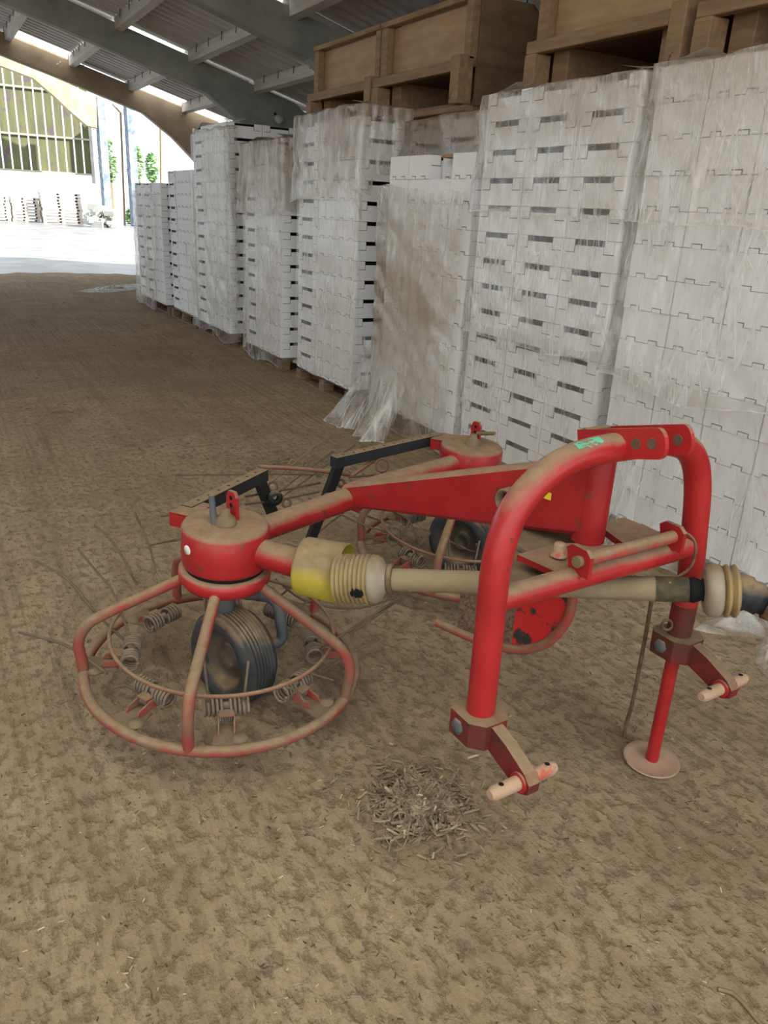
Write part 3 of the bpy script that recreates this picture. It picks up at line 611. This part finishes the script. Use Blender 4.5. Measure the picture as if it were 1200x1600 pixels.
# gearbox tops
def hub_top(HT, sgn):
    lat = Vector((.62, .78, 0)); c = HT + Vector((.0, .0, 0))
    pl = MB(); p = c+lat*.03*1.0-FWD*.01; w_ = FWD*.022
    out = [p-w_, p+w_, p+w_*1.0+Vector((0, 0, .07)), p+w_*.6+Vector((0, 0, .088)), p-w_*.6+Vector((0, 0, .088)), p-w_+Vector((0, 0, .07))]
    lug = part(pl.prism(out, lat*.012), 'lug_plate', 'red')
    hl = MB()
    for zz in (.068, .045): hl.tube([p+Vector((0, 0, zz))-lat*.001, p+Vector((0, 0, zz))+lat*.0135], .007, 10)
    part(hl, 'lug_hole', 'dark', lug)
    part(MB().lathe([(0, .045), (.014, .045), (.016, .03), (.03, .018), (.034, 0)], 14, 0, Matrix.Translation(c-lat*.005+FWD*.005)), 'centre_nut', 'dusty_steel')
    return lat, c
lat, c = hub_top(HT1, 1)
part(MB().tube([c-lat*.03-FWD*.015, c-lat*.03-FWD*.02+Vector((0, 0, .03)), c-lat*.032-FWD*.022+Vector((0, 0, .088))], [.012, .010, .009], 10), 'pin', 'grey_steel')
lat, c = hub_top(HT2, 1)
part(MB().tube([c+lat*.03+Vector((0, 0, .04)), c+lat*.02+FWD*.09+Vector((0, 0, .062))], .008, 8), 'pin', 'dusty_steel')
sdir_ = (Vector((-.70, -.71, 0))); sdir_ = (sdir_-AX*sdir_.dot(AX)).normalized()
st = MB().lathe([(0, .0025), (.0135, .0025), (.015, -.002)], 18, 0, Matrix.Translation(RC1+AX*.44+sdir_*.1305) @ sdir_.to_track_quat('Z', 'Y').to_matrix().to_4x4())
part(st, 'sticker', 'sticker', None, 'round white sticker')
# transverse tubes, junction, boom
J = at(553, 772, .575)
z_t = .545
part(MB().tube([RC1+AX*.43, J+Vector((.0, .0, -.01))], [.038, .041], 16), 'cross_tube', 'red')
part(MB().tube([RC2+AX*.43, J+Vector((-.02, .02, -.01))], [.036, .041], 16), 'cross_tube', 'red')
part(MB().tube([J-FWD*.02+Vector((0, 0, -.01)), J+(at(556, 772, .575)-J)+Vector((0, 0, -.01))+FWD*.02], .05, 18), 'junction_collar', 'red')
AL = Vector((.249, 1.537, 0)); AR = Vector((.84, 1.93, 0)); EL = (AR-AL).normalized(); NB = Vector((-EL.y, EL.x, 0)); MID = (AL+AR)/2    # hitch arch
POST = at(917, 846, .725); POST.z = 0
bd = (Vector((POST.x, POST.y, 0))-Vector((J.x, J.y, 0))).normalized(); bs = Vector((-bd.y, bd.x, 0)); blen = (Vector((POST.x, POST.y, 0))-Vector((J.x, J.y, 0))).length
def sect(t, zc, hh, ww): p = Vector((J.x, J.y, 0))+bd*t; return [p+bs*ww+Vector((0, 0, zc-hh+.012)), p+bs*(ww-.012)+Vector((0, 0, zc-hh)), p-bs*(ww-.012)+Vector((0, 0, zc-hh)), p-bs*ww+Vector((0, 0, zc-hh+.012)), p-bs*ww+Vector((0, 0, zc+hh-.012)), p-bs*(ww-.012)+Vector((0, 0, zc+hh)), p+bs*(ww-.012)+Vector((0, 0, zc+hh)), p+bs*ww+Vector((0, 0, zc+hh-.012))]
part(MB().hull(sect(-.02, .570, .040, .040), sect(blen, .855, .105, .045)), 'boom', 'red')
part(MB().tube([Vector((POST.x, POST.y, .73)), Vector((POST.x, POST.y, 1.02))], .043, 20), 'pivot_post', 'red')
q = Vector((J.x, J.y, 0))+bd*blen*.66
part(MB().lathe([(.030, 0), (.034, .004), (.034, .05), (.024, .05), (.024, .004), (.030, 0)], 20, 0, Matrix.Translation(on(787, 783, q-bs*.085, bs)) @ (bs).to_track_quat('Z', 'Y').to_matrix().to_4x4()), 'boom_bush', 'dusty_steel')
tgp = on(846, 777, q-bs*.047, bs); part(MB().prism([tgp, tgp+bd*.03, tgp+bd*.03+Vector((0, 0, .02)), tgp+Vector((0, 0, .02))], -bs*.001), 'tag', 'yellow_tag', None, 'small yellow tag')
part(MB().beam(Vector((J.x, J.y, .66))+bd*blen*.60, Vector((J.x, J.y, .40))+bd*blen*.60, .05, .03), 'boom_bracket', 'red')
# hitch arch
def ap(u, v): return on(u, v, AL, NB)
arch = [AL+Vector((0, 0, .38)), AL+Vector((0, 0, .60))] + [ap(*p) for p in ((773, 900), (783, 850), (802, 800), (838, 754), (884, 721), (935, 704), (985, 696), (1035, 690), (1070, 698), (1086, 722), (1090, 760), (1087, 810))] + [AR+Vector((0, 0, .60)), AR+Vector((0, 0, .50))]
part(MB().tube(smooth_path(arch, 6), .0335, 20), 'hitch_arch', 'red_bright')
part(MB().tube([AR+Vector((0, 0, .535)), AR+Vector((0, 0, .40))], .034, 18), 'hitch_leg_socket', 'red_grime')
g0_, g1_ = ap(893, 717), ap(932, 705); gdir = (g1_-g0_).normalized(); vw = (Vector((0, 0, EYE))-g0_).normalized(); ga = (vw-gdir*vw.dot(gdir)).normalized(); gb_ = gdir.cross(ga); gb_ = gb_ if gb_.z > 0 else -gb_
tv = []; nn = 9
for i in range(nn+1):
    t_ = i/nn; lo_ = .45+.25*noise.noise(Vector((i*.9, 1, 2))); hi_ = 1.05+.25*noise.noise(Vector((i*.7, 5, 2)))
    for an in (lo_, (lo_+hi_)/2, hi_): tv.append(g0_.lerp(g1_, t_)+(ga*math.cos(an)+gb_*math.sin(an))*.0349)
part(MB().add(tv, [(3*i+k, 3*i+k+1, 3*i+k+4, 3*i+k+3) for i in range(nn) for k in (0, 1)]), 'tape_patch', 'green_tape', None, 'torn pale green tape patch')
ZC = .712
part(MB().tube([AL+Vector((0, 0, ZC)), AR+Vector((0, 0, ZC))], .029, 16), 'crossbar', 'red_bright')
# platform plates behind the crossbar
def plate(pts, z, th, name, mat): part(MB().prism([Vector((*(at(u, v, z).xy), z)) for u, v in pts], (0, 0, -th)), name, mat)
plate([(805, 938), (772, 905), (776, 862), (800, 833), (860, 828), (905, 868), (935, 905)], .690, .012, 'base_plate', 'dusty_steel')
plate([(800, 846), (815, 818), (892, 818), (925, 868), (880, 900)], .705, .012, 'pivot_plate', 'dusty_steel')
plate([(808, 866), (875, 848), (955, 852), (985, 842), (905, 902), (870, 894)], .730, .016, 'swivel_plate', 'red')
plate([(935, 820), (975, 808), (1058, 842), (1000, 868)], .735, .018, 'side_plate', 'red')
plate([(900, 905), (1000, 830), (1060, 830), (1060, 862)], .700, .012, 'base_plate', 'dusty_steel')
bp = at(873, 866, .74); part(MB().lathe([(0, .03), (.012, .03), (.014, .024), (.014, 0), (.02, 0), (.02, -.004)], 16, 0, Matrix.Translation(bp)), 'plate_bolt', 'pin_steel')
# locking bar on its two lugs
def on_bar(t, dz, dn): return AL+EL*(t*(AR-AL).length)+Vector((0, 0, ZC+dz))-NB*dn
for t in (.335, .80):
    c = on_bar(t, .055, .02); lg = MB()
    pts = [c+Vector((0, 0, -.035))-NB*.030, c+Vector((0, 0, .018))-NB*.030, c+Vector((0, 0, .032))-NB*.015, c+Vector((0, 0, .032))+NB*.03, c+Vector((0, 0, .02))+NB*.045, c+Vector((0, 0, -.035))+NB*.03]
    lug = part(lg.prism(pts, EL*.012), 'lock_lug', 'red')
    part(MB().tube([c-EL*.012, c+EL*.02], .0145, 12), 'lug_pin', 'dusty_steel', lug)
part(MB().tube([on_bar(.35, .055, .02), on_bar(.80, .055, .02)], .0165, 14), 'lock_bar', 'red_worn')
part(MB().tube(smooth_path([on_bar(.815, .08, .02), on_bar(.85, .05, .06), on_bar(.84, -.01, .07), on_bar(.80, -.05, .05)], 6), .004, 6), 'lynch_ring', 'rust')
# top link plates
TZ = Vector((0, 0, 1)); TD = (-NB*1.0 + TZ*.27).normalized(); TU = TD.cross(EL).normalized()
if TU.z < 0: TU = -TU
for off_, k0, k1 in ((-.035, -.115, .135), (.045, -.085, .140)):
    c = MID+EL*off_+Vector((0, 0, 1.034)); pl = MB(); n = 7; hh = .034
    out = [c+TD*k0-TU*hh, c+TD*(k1-.02)-TU*hh] + [c+TD*(k1-.02+.02*math.sin(a))-TU*hh*math.cos(a) for a in (math.pi*(i+1)/(n+1) for i in range(n))] + [c+TD*(k1-.02)+TU*hh, c+TD*k0+TU*hh]
    pp = part(pl.prism(out, EL*.012), 'top_link_plate', 'red_bright')
    hl = MB()
    for kk in (k1-.035, k1-.078)[:2 if off_ < 0 else 1]:
        hl.tube([c+TD*kk-EL*.0012, c+TD*kk+EL*.0132], .0125, 16)
    part(hl, 'pin_hole', 'rust', pp)
part(MB().beam(MID+EL*-.03+TD*-.10+Vector((0, 0, 1.045)), MID+EL*.05+TD*-.10+Vector((0, 0, 1.045)), .02, .05), 'plate_spacer', 'rust')
# lower clamps and hitch pins
for base, zc, k in ((AL, .395, 0), (AR, .41, 1)):
    c = base+Vector((0, 0, zc)); f = -NB
    hx = [(-.062, -.030), (-.040, -.056), (.030, -.058), (.060, -.032), (.060, .030), (.030, .056), (-.042, .054)]
    cl = part(MB().prism([c+f*a+EL*b_+Vector((0, 0, -.032)) for a, b_ in hx], (0, 0, .064)), 'hitch_clamp', 'red_grime')
    side = c-f*.052-EL*.046
    part(MB().lathe([(0, .006), (.018, .006), (.021, 0)], 6, 0, Matrix.Translation(c-EL*.057-f*.01) @ (-EL).to_track_quat('Z', 'Y').to_matrix().to_4x4()), 'clamp_bolt', 'grey_steel', cl)
    tip = c+f*.165+Vector((0, 0, -.048)); mm = c+f*.05
    arm = MB(); w_ = EL*.016
    poly = [mm+Vector((0, 0, .030)), mm+f*.06+Vector((0, 0, .012)), tip+f*.012+Vector((0, 0, .028)), tip+f*.030+Vector((0, 0, .008)), tip+f*.028+Vector((0, 0, -.016)), tip+f*.006+Vector((0, 0, -.028)), tip-f*.03+Vector((0, 0, -.016)), mm+f*.0+Vector((0, 0, -.034))]
    part(arm.prism([p-w_ for p in poly], w_*2), 'hitch_arm', 'red_grime')
    pa = tip-EL*.100; pb = tip+EL*.090
    pin = part(MB().tube([pa, pa+EL*.012, pb-EL*.012, pb], [.011, .0165, .0165, .012], 16), 'hitch_pin', 'pin_steel')
    hl = MB()
    for p in (pa+EL*.03, pb-EL*.025): hl.lathe([(0, .0005), (.0065, .0005)], 10, 0, Matrix.Translation(p+Vector((0, 0, .0166))))
    part(hl, 'pin_hole', 'dark', pin)
    part(MB().tube([tip-EL*.022, tip+EL*.022], .024, 18), 'pin_boss', 'red_bright')
rr = Matrix.Translation(AR+Vector((-.045, -.02, .475))) @ Matrix.Rotation(rad(70), 4, 'X')
part(MB().torus(.014, .004, 20, 6, 0, rr), 'ring_clip', 'rust')
# parking stand with dished foot, loose rod
part(MB().tube([Vector((.838, 1.928, .012)), AR+Vector((0, 0, .42))], [.0185, .0195], 14), 'stand_leg', 'red_bright')
part(MB().lathe([(0, .014), (.03, .012), (.068, .010), (.080, .018), (.082, .014), (.07, .004), (0, .003)], 36, 0, Matrix.Translation((.836, 1.926, 0)) @ Matrix.Rotation(rad(3), 4, 'X')), 'stand_foot', 'foot_steel')
part(MB().tube(smooth_path([at(1018, 938, .55), at(1010, 985, .42), at(990, 1090, .16), at(979, 1130, .055), at(975, 1152, .008)], 5), .0062, 8), 'prop_rod', 'rust')
# swath plate hanging below the platform
SP = at(683, 972, .30); SQ = at(790, 1013, .30); sdir = (SQ-SP).normalized(); sn = Vector((-sdir.y, sdir.x, 0))
def spn(u, v): return on(u, v, SP, sn)
rim_px = [(683, 972), (735, 995), (790, 1012), (825, 1014), (858, 1002), (884, 972), (894, 938), (890, 915)]
rim_p = [spn(*p) for p in rim_px]
part(MB().tube(smooth_path(rim_p, 5), .0145, 12), 'swath_rim', 'red_worn')
face = [p for p in smooth_path(rim_p, 5)]; topz = .66
part(MB().prism([face[3]] + face[4:12] + [Vector((face[11].x, face[11].y, .56)), Vector((face[3].x, face[3].y, .50))], sn*.004), 'swath_plate', 'speckled_plate')
part(MB().prism(face[11:] + [Vector((face[-1].x, face[-1].y, topz)), Vector((face[11].x, face[11].y, topz))], sn*.004), 'swath_plate', 'flaked_red')
# drive shaft
S0 = RC1+AX*.43; S1 = at(480, 885, .525); SA_ = at(545, 906, .530); SE_ = at(1062, 921, .640); sdx = (SE_-SA_).normalized()
part(MB().tube([S0+(S1-S0).normalized()*.10, S1], .043, 20), 'input_tube', 'red')
def SM(p, d=None): return Matrix.Translation(p) @ (d or sdx).to_track_quat('Z', 'Y').to_matrix().to_4x4()
gd = (S1-S0).normalized(); gd = (gd+sdx*.6).normalized()
part(MB().lathe([(.045, -.01), (.082, -.008), (.086, .0), (.088, .125), (.084, .125), (.082, .0), (.045, .0)], 40, 0, SM(S1-gd*.008, gd)), 'shaft_guard', 'yellow', None, 'yellow shaft guard cup')
prof = [(.03, 0)]
for i in range(8):
    z = .004+i*.0125; prof += [(.062, z), (.070, z+.003), (.070, z+.008), (.060, z+.0115)]
prof += [(.03, .106)]
B0 = at(524, 903, .530); part(MB().lathe(prof, 40, 0, SM(B0)), 'bellows', 'bellows')
B1 = B0+sdx*.100
part(MB().lathe([(.03, 0), (.060, .0), (.068, .008), (.068, .020), (.060, .034), (.044, .042), (.036, .058), (.033, .060)], 36, 0, SM(B1)), 'bell_cone', 'bell_plastic')
bp_ = B0+sdx*.080; vw = (Vector((0, 0, EYE))-bp_).normalized(); ga = (vw-sdx*vw.dot(sdx)).normalized(); gb_ = sdx.cross(ga); gb_ = gb_ if gb_.z > 0 else -gb_
tv = []
for i in range(10):
    hw = .06+.16*math.sin(math.pi*(i+.5)/10)*(1+.5*noise.noise(Vector((i*1.3, 2, 8)))); mid = -.62+.12*noise.noise(Vector((i*.8, 4, 1)))
    for an in (mid-hw, mid, mid+hw): tv.append(bp_+sdx*(i-4.5)*.0042+(ga*math.cos(an)+gb_*math.sin(an))*.0712)
part(MB().add(tv, [(3*i+k, 3*i+k+1, 3*i+k+4, 3*i+k+3) for i in range(9) for k in (0, 1)]), 'bellows_tear', 'dark')
part(MB().lathe([(.03, 0), (.040, .0), (.043, .004), (.043, .012), (.036, .016), (.03, .016)], 28, 0, SM(B1+sdx*.052)), 'shaft_collar', 'rust')
part(MB().tube([B1+sdx*.060, SE_-sdx*.06], .0315, 24), 'shaft_tube', 'shaft_dust')
part(MB().tube([SE_-sdx*.06, SE_+sdx*.02], .0325, 24), 'shaft_end_sleeve', 'shaft_dirt')
part(MB().lathe([(.02, 0), (.030, .0), (.034, .012), (.026, .03), (.03, .045), (.02, .045)], 24, 0, SM(SE_+sdx*.02)), 'shaft_yoke', 'dark')
C0 = SE_+sdx*.055
part(MB().lathe([(.03, 0), (.052, .002), (.066, .012), (.066, .036), (.058, .044), (.03, .044)], 36, 0, SM(C0)), 'end_cone', 'bell_plastic')
prof = [(.03, .044)]
for i in range(2):
    z = .046+i*.019; prof += [(.052, z), (.066, z+.005), (.067, z+.010), (.054, z+.017)]
part(MB().lathe(prof+[(.03, .084)], 36, 0, SM(C0)), 'end_bellows', 'bellows')
ed = (sdx+Vector((.1, -.25, -.35))).normalized()
part(MB().lathe([(.0, -.02), (.046, -.02), (.046, .02), (.040, .026), (.042, .05), (.036, .052), (.036, .066), (0, .066)], 28, 0, SM(C0+sdx*.085, ed)), 'end_joint', 'black_steel')
part(MB().lathe([(.030, .0), (.044, .0), (.044, .018), (.030, .018)], 28, 0, SM(C0+sdx*.085+ed*.066, ed)), 'end_ring', 'rust')
# rear swath gates
bA, bB = at(686, 684, .590), at(521, 722, .590); cA, cB = at(292, 800, .590), at(412, 741, .590)
for (p, q_, leg) in ((bA, bB, at(482, 852, .18)), (cA, cB, at(432, 818, .32))):
    d = (q_-p).normalized()
    gb = part(MB().beam(p, q_, .040, .042), 'gate_bar', 'black_steel')
    hl = MB(); k = .06
    while k < (q_-p).length-.03:
        x_ = p+d*k+Vector((0, 0, .0213)); hl.lathe([(0, 0), (.0055, 0)], 8, 0, Matrix.Translation(x_)); k += .055
    part(hl, 'bar_holes', 'dark', gb)
    part(MB().beam(q_-d*.03+Vector((0, 0, -.012)), leg, .048, .02, up=tuple(d.cross(Vector((0, 0, 1))))), 'gate_leg', 'black_steel')
    jp = p*0+q_+(leg-q_)*.4
    part(MB().lathe([(.012, 0), (.026, 0), (.028, .006), (.028, .022), (.012, .022)], 18, 0, SM(jp+Vector((.02, -.02, 0)), Vector((.5, -.8, .1)))), 'gate_pivot', 'black_steel')
br = MB(); p = at(300, 806, .60); d = (cB-cA).normalized(); s_ = Vector((d.y, -d.x, 0))
for pp in ((at(290, 800, .605)), (at(690, 686, .605))):
    mbk = MB(); mbk.beam(pp-d*.03, pp+d*.09, .075, .006); mbk.beam(pp-d*.03-s_*.036+Vector((0, 0, -.02)), pp+d*.09-s_*.036+Vector((0, 0, -.02)), .006, .045); mbk.beam(pp-d*.03-Vector((0, 0, .02)), pp-d*.024-Vector((0, 0, .02)), .075, .045)
    part(mbk, 'gate_socket', 'red')
RODS = [([(274, 742, .47), (400, 741, .46), (505, 741, .44)], .0042, 'rod_steel'), ([(407, 729, .52), (478, 733, .52), (549, 742, .52)], .0085, 'red_rod'), ([(548, 744, .53), (594, 712, .56)], .0085, 'red_rod'),
        ([(536, 668, .40), (490, 700, .36), (425, 752, .30)], .005, 'twig'), ([(555, 695, .40), (510, 727, .36), (432, 783, .3)], .004, 'rod_steel'), ([(383, 776, .50), (440, 766, .47), (500, 754, .45)], .0045, 'rod_steel'),
        ([(383, 788, .48), (440, 780, .46), (498, 768, .44)], .0045, 'rod_steel'), ([(520, 705, .42), (470, 742, .36), (428, 776, .3)], .004, 'rod_steel'), ([(252, 806, .50), (278, 803, .50), (300, 800, .52)], .0045, 'rod_steel'),
        ([(235, 851, .42), (260, 846, .44), (285, 842, .46)], .0045, 'rod_steel'), ([(538, 800, .2), (500, 830, .12), (450, 880, .05)], .0045, 'rod_steel'), ([(660, 745, .45), (600, 742, .44), (545, 746, .45)], .0045, 'rod_steel')]
for pts, r_, m_ in RODS: part(MB().tube(smooth_path([at(*p) for p in pts], 5), r_, 7), 'gate_tine', m_)
for u, v, z, rr_ in ((597, 727, .47, .028), (500, 738, .46, .014), (533, 755, .46, .014), (426, 760, .42, .018), (448, 786, .4, .016)):
    part(MB().torus(rr_, .0052, 24, 7, 0, Matrix.Translation(at(u, v, z)) @ Matrix.Rotation(rad(72), 4, 'X') @ Matrix.Rotation(rad(15), 4, 'Y')), 'tine_loop', 'red_rod' if rr_ > .02 else 'rod_steel')
for u, v, z in ((560, 815, .2),):
    pass
hoop = [at(640, 790, .30), at(612, 800, .28), at(590, 830, .20), at(594, 862, .12)]
# bent rods on the far rotor side
part(MB().tube(smooth_path([at(430, 905, .25), at(480, 940, .16), at(560, 950, .12), at(640, 925, .1)], 6), .004, 6), 'gate_tine', 'rod_steel')

# ------------------------------------------------------------------ litter on the floor
def flakes(name, label, n, fn, mat, kind='stuff', cat=None):
    mb = MB()
    for i in range(n):
        x, y, z, L_, W_, T_, az, tl_, rl = fn(i)
        M = Matrix.Translation(to_world(x, y, z)) @ Matrix.Rotation(az, 4, 'Z') @ Matrix.Rotation(tl_, 4, 'Y') @ Matrix.Rotation(rl, 4, 'X')
        a = random.uniform(.1, .6)
        p = [(-L_/2, -W_/2*a, 0), (L_/2, -W_/2, 0), (L_/2*random.uniform(.7, 1), W_/2*a, 0), (-L_/2*random.uniform(.7, 1), W_/2, 0)]
        mb.add([M @ Vector(q) for q in p] + [M @ Vector((q[0], q[1], T_)) for q in p], [(0, 3, 2, 1), (4, 5, 6, 7), (0, 1, 5, 4), (1, 2, 6, 5), (2, 3, 7, 6), (3, 0, 4, 7)], random.choice((0,)*24 + (1,) if cat == 'wood chips' else (0, 0, 1)))
    return tag(mb.build(name, mat), label, cat, kind=kind)
PC = at(652, 1258, 0)
def pile(i):
    r_ = abs(random.gauss(0, .074)); a = random.uniform(0, 6.283); x = PC.x+r_*math.cos(a)*1.05; y = PC.y+r_*math.sin(a)*1.1
    z = .003+.030*math.exp(-(r_/.075)**2)*random.random()
    return x, y, z, random.uniform(.012, .05), random.uniform(.004, .011), random.uniform(.0015, .005), random.uniform(0, 6.28), random.gauss(0, .3), random.gauss(0, .4)
flakes('wood_chip_pile', 'heap of dry brown wood chips on the floor before the hitch', 1500, pile, ['chip', 'straw'], cat='wood chips')
def trail(i):
    x, y = PC.x-.18+random.gauss(0, .09), PC.y+.05+random.gauss(0, .07)
    return x, y, .002, random.uniform(.006, .024), random.uniform(.002, .005), .0015, random.uniform(0, 6.28), random.gauss(0, .12), 0
flakes('loose_chips', 'thin scatter of chips left of the wood chip heap', 160, trail, ['chip', 'straw'], cat='wood chips')
def leaves(i):
    p = at(random.gauss(455, 40), random.gauss(725, 9), 0); return p.x, p.y, .003, random.uniform(.02, .05), random.uniform(.006, .02), .002, random.uniform(0, 6.28), random.gauss(0, .3), random.gauss(0, .3)
flakes('dry_leaves', 'scatter of dark dry leaf bits behind the rotor bars', 170, leaves, ['chip', 'chip'], cat='leaf litter')
def scat(i):
    while True:
        u, v = random.uniform(-20, 1220), random.uniform(470, 1600)
        p = at(u, v, 0); w_ = to_world(*p)
        if w_.x < XF-.1: break
    k = 1+.22*max(0, p.y-2)
    return p.x, p.y, .0015, random.uniform(.004, .015)*k, random.uniform(.0015, .0045)*k, .0018*k, random.uniform(0, 6.28), random.gauss(0, .2), random.gauss(0, .3)
flakes('floor_litter', 'bits of straw and chip strewn over the dirt floor', 700, scat, ['leaf_litter', 'straw'], cat='litter')
for pts, lb in (([(1122, 1545), (1150, 1556), (1190, 1602)], 'curved twig on the floor at the lower right corner'), ([(76, 644), (95, 642), (115, 644)], 'short pale stick on the floor left of the rotor'),
                ([(640, 700), (700, 690), (735, 680)], 'pale stick on the floor beside the third stack')):
    tag(MB().tube(smooth_path([to_world(*at(u, v, .006)) for u, v in pts], 5), .0045, 6).build('twig', 'twig'), lb, 'twig')

# ------------------------------------------------------------------ beyond the open end
def far_pt(u, v, y):                                    # point on the cross plane Y = y
    d = to_world(*ray(u, v)); return Vector((0, 0, EYE)) + d*(y/d.y)
YF = 47.0
def fp(u, v, y=YF): return far_pt(u, v, y)
fr = MB(); outl = [fp(-60, 72), fp(0, 84), fp(70, 112), fp(150, 152), fp(152, 200), fp(136, 196), fp(108, 172), fp(85, 150), fp(52, 122), fp(0, 102), fp(-60, 92)]
bm = bmesh.new(); f = bm.faces.new([bm.verts.new(p) for p in outl]); r = bmesh.ops.extrude_face_region(bm, geom=[f])
for g_ in r['geom']:
    if isinstance(g_, bmesh.types.BMVert): g_.co.y += .6
bmesh.ops.triangulate(bm, faces=[q_ for q_ in bm.faces if len(q_.verts) > 4]); bmesh.ops.recalc_face_normals(bm, faces=bm.faces)
me = bpy.data.meshes.new('roof_frame'); bm.to_mesh(me); bm.free(); me.materials.append(MT['concrete_yellow'])
tag(put('roof_frame', me), 'yellowish curved concrete frame of the far building', kind='structure')
def column(u0, u1, vt, y, label, mat='far_column'):
    a = fp(u0, vt, y); b_ = fp(u1, vt, y); tag(MB().bbox((a.x, y, 0), (b_.x, y+.7, a.z), .04).build('trim_column', mat), label, kind='structure')
column(150, 163, 150, YF+.05, 'pale concrete column left of the far opening'); column(196, 209, 158, YF+1, 'pale concrete column right of the far opening')
wr = empty('wall_far', fp(60, 345, YF+3)); wr.location.z = 0; tag(wr, 'vertical weathered boards with light showing between them', kind='structure')
x0 = fp(-30, 200, YF+3).x; x1 = fp(139, 200, YF+3).x; zb = fp(70, 270, YF+3).z; pit = .46; x = x0; y = YF+3
while x < x1-.2:
    zt_ = fp(60, 90, YF+3).z+1.0 - .35*max(0, (x-x0)-2)
    MB().bbox((x, y, zb), (x+pit*.84, y+.03, zt_), .004).build('board', 'far_board', wr, wr.location); x += pit
for vv in (139, 212, 268):
    z = fp(60, vv, y).z; MB().bbox((x0, y-.12, z-.05), (x1, y-.005, z+.05), .01).build('rail', 'far_rail', wr, wr.location)
MB().bbox((x1-.05, y-.1, zb-.4), (x1+.12, y+.1, fp(136, 188, y).z), .01).build('end_post', 'concrete_frame', wr, wr.location)
pa = at(195, 352, 0); pw = to_world(*pa); tp = fp(184, 176, pw.y)
tag(MB().tube([pw, (tp.x+.15, tp.y, tp.z), (tp.x-.25, tp.y, tp.z+.4)], .06, 8).build('lamp_pole', 'twig'), 'thin dark pole with bent top in the far opening', 'pole')
pw2 = to_world(*at(252, 372, 0)); tag(MB().tube([pw2, fp(251, 190, pw2.y)], .05, 8).build('steel_pole', 'twig'), 'thin dark pole above the farthest stack', 'pole')
def far_pallets(u0, u1, vt, label, y):
    a = fp(u0, 345, y); b_ = fp(u1, 345, y); z = fp((u0+u1)/2, vt, y).z; n = max(4, int(z/.16)); r = empty('pallet_stack', ((a.x+b_.x)/2, y+.5, 0)); tag(r, label, 'pallet stack', 'old pallets in the far yard')
    for k in range(n):
        z0 = k*.155; mb = MB(); W = b_.x-a.x; ox = random.uniform(-.04, .04)
        mb.box((a.x+ox, y, z0+.115), (b_.x+ox, y+1.1, z0+.145)); mb.box((a.x+ox, y, z0), (b_.x+ox, y+1.1, z0+.022))
        for i in range(3): xx = a.x+ox+(W-.16)*i/2; mb.box((xx, y+.02, z0+.022), (xx+.16, y+1.0, z0+.115))
        mb.build('pallet', 'old_pallet', r, r.location)
far_pallets(-25, 17, 302, 'leftmost pallet stack in the bright far yard', YF+1.2); far_pallets(21, 64, 303, 'middle pallet stack in the bright far yard', YF+1.5); far_pallets(68, 130, 298, 'right pallet stack in the bright far yard', YF+1.0)
rb = MB()
for i in range(60):
    p = fp(random.uniform(138, 176), 346, YF-2.2+random.uniform(-.8, 1.0)); s_ = random.uniform(.12, .3); zz = random.uniform(0, .9)*(1-abs((p.x-fp(155, 346, YF-2).x)/2.4))
    M = Matrix.Translation((p.x, p.y, max(0, zz)+s_*.4)) @ Matrix.Rotation(random.uniform(0, 3), 4, 'Z') @ Matrix.Rotation(random.uniform(-.4, .4), 4, 'X'); rb.box((-s_, -s_*.6, -s_*.5), (s_, s_*.6, s_*.5), 0, M)
tag(rb.build('rubble_heap', 'concrete_frame'), 'heap of grey rubble right of the far pallets', 'rubble', kind='stuff')
def tree(u, v0, v1, wpx, y, label):
    b_ = fp(u, 345, y); b_.z = 0; top = fp(u, v0, y).z; low = fp(u, v1, y).z; w_ = abs(fp(u+wpx/2, v0, y).x-fp(u-wpx/2, v0, y).x)/2
    r = empty('tree', b_); tag(r, label, 'tree', 'trees beyond the yard'); rg = random.Random(u)
    MB().tube([b_, b_+Vector((.1, 0, (top+low)/2))], [.22, .10], 8).build('trunk', 'trunk', r, b_)
    mb = MB()
    for i in range(420):
        a = rg.uniform(0, 6.28); q = rg.random()**.5; zz = rg.uniform(-1, 1); rr_ = math.sqrt(max(0, 1-zz*zz))*q
        c = b_+Vector((rr_*math.cos(a)*w_, rr_*math.sin(a)*w_, (top+low)/2+zz*(top-low)/2)); s_ = rg.uniform(.12, .26)
        M = Matrix.Translation(c) @ Matrix.Rotation(rg.uniform(0, 6), 4, 'Z') @ Matrix.Rotation(rg.uniform(-1.2, 1.2), 4, 'X')
        mb.add([M @ Vector(p) for p in ((-s_, 0, 0), (0, -s_*.5, 0), (s_, 0, 0), (0, s_*.5, .03))], [(0, 1, 2, 3)])
    mb.build('foliage', 'leaf', r, b_)
tree(176, 218, 285, 32, 62, 'green tree between the two far columns'); tree(216, 225, 290, 26, 60, 'green tree right of the far columns'); tree(242, 240, 285, 22, 66, 'small green tree behind the farthest stack'); tree(206, 325, 352, 14, 52, 'low yellow-green bush at the foot of the far column')
# small lamp on the frame behind the tall stack
lp = far_pt(436, 186, 13.9); lr = empty('bulkhead_lamp', lp); tag(lr, 'small white bulkhead lamp on the roof frame behind the tall stack', 'lamp')
MB().lathe([(0, .07), (.05, .055), (.075, .02), (.08, 0), (.06, -.03), (0, -.03)], 18, 0, Matrix.Translation(lp) @ Matrix.Rotation(rad(75), 4, 'X')).build('lamp_body', 'lamp_white', lr, lp)
MB().tube([lp+Vector((0, .05, .02)), lp+Vector((0, .2, .1))], .02, 8).build('bracket', 'dark', lr, lp)
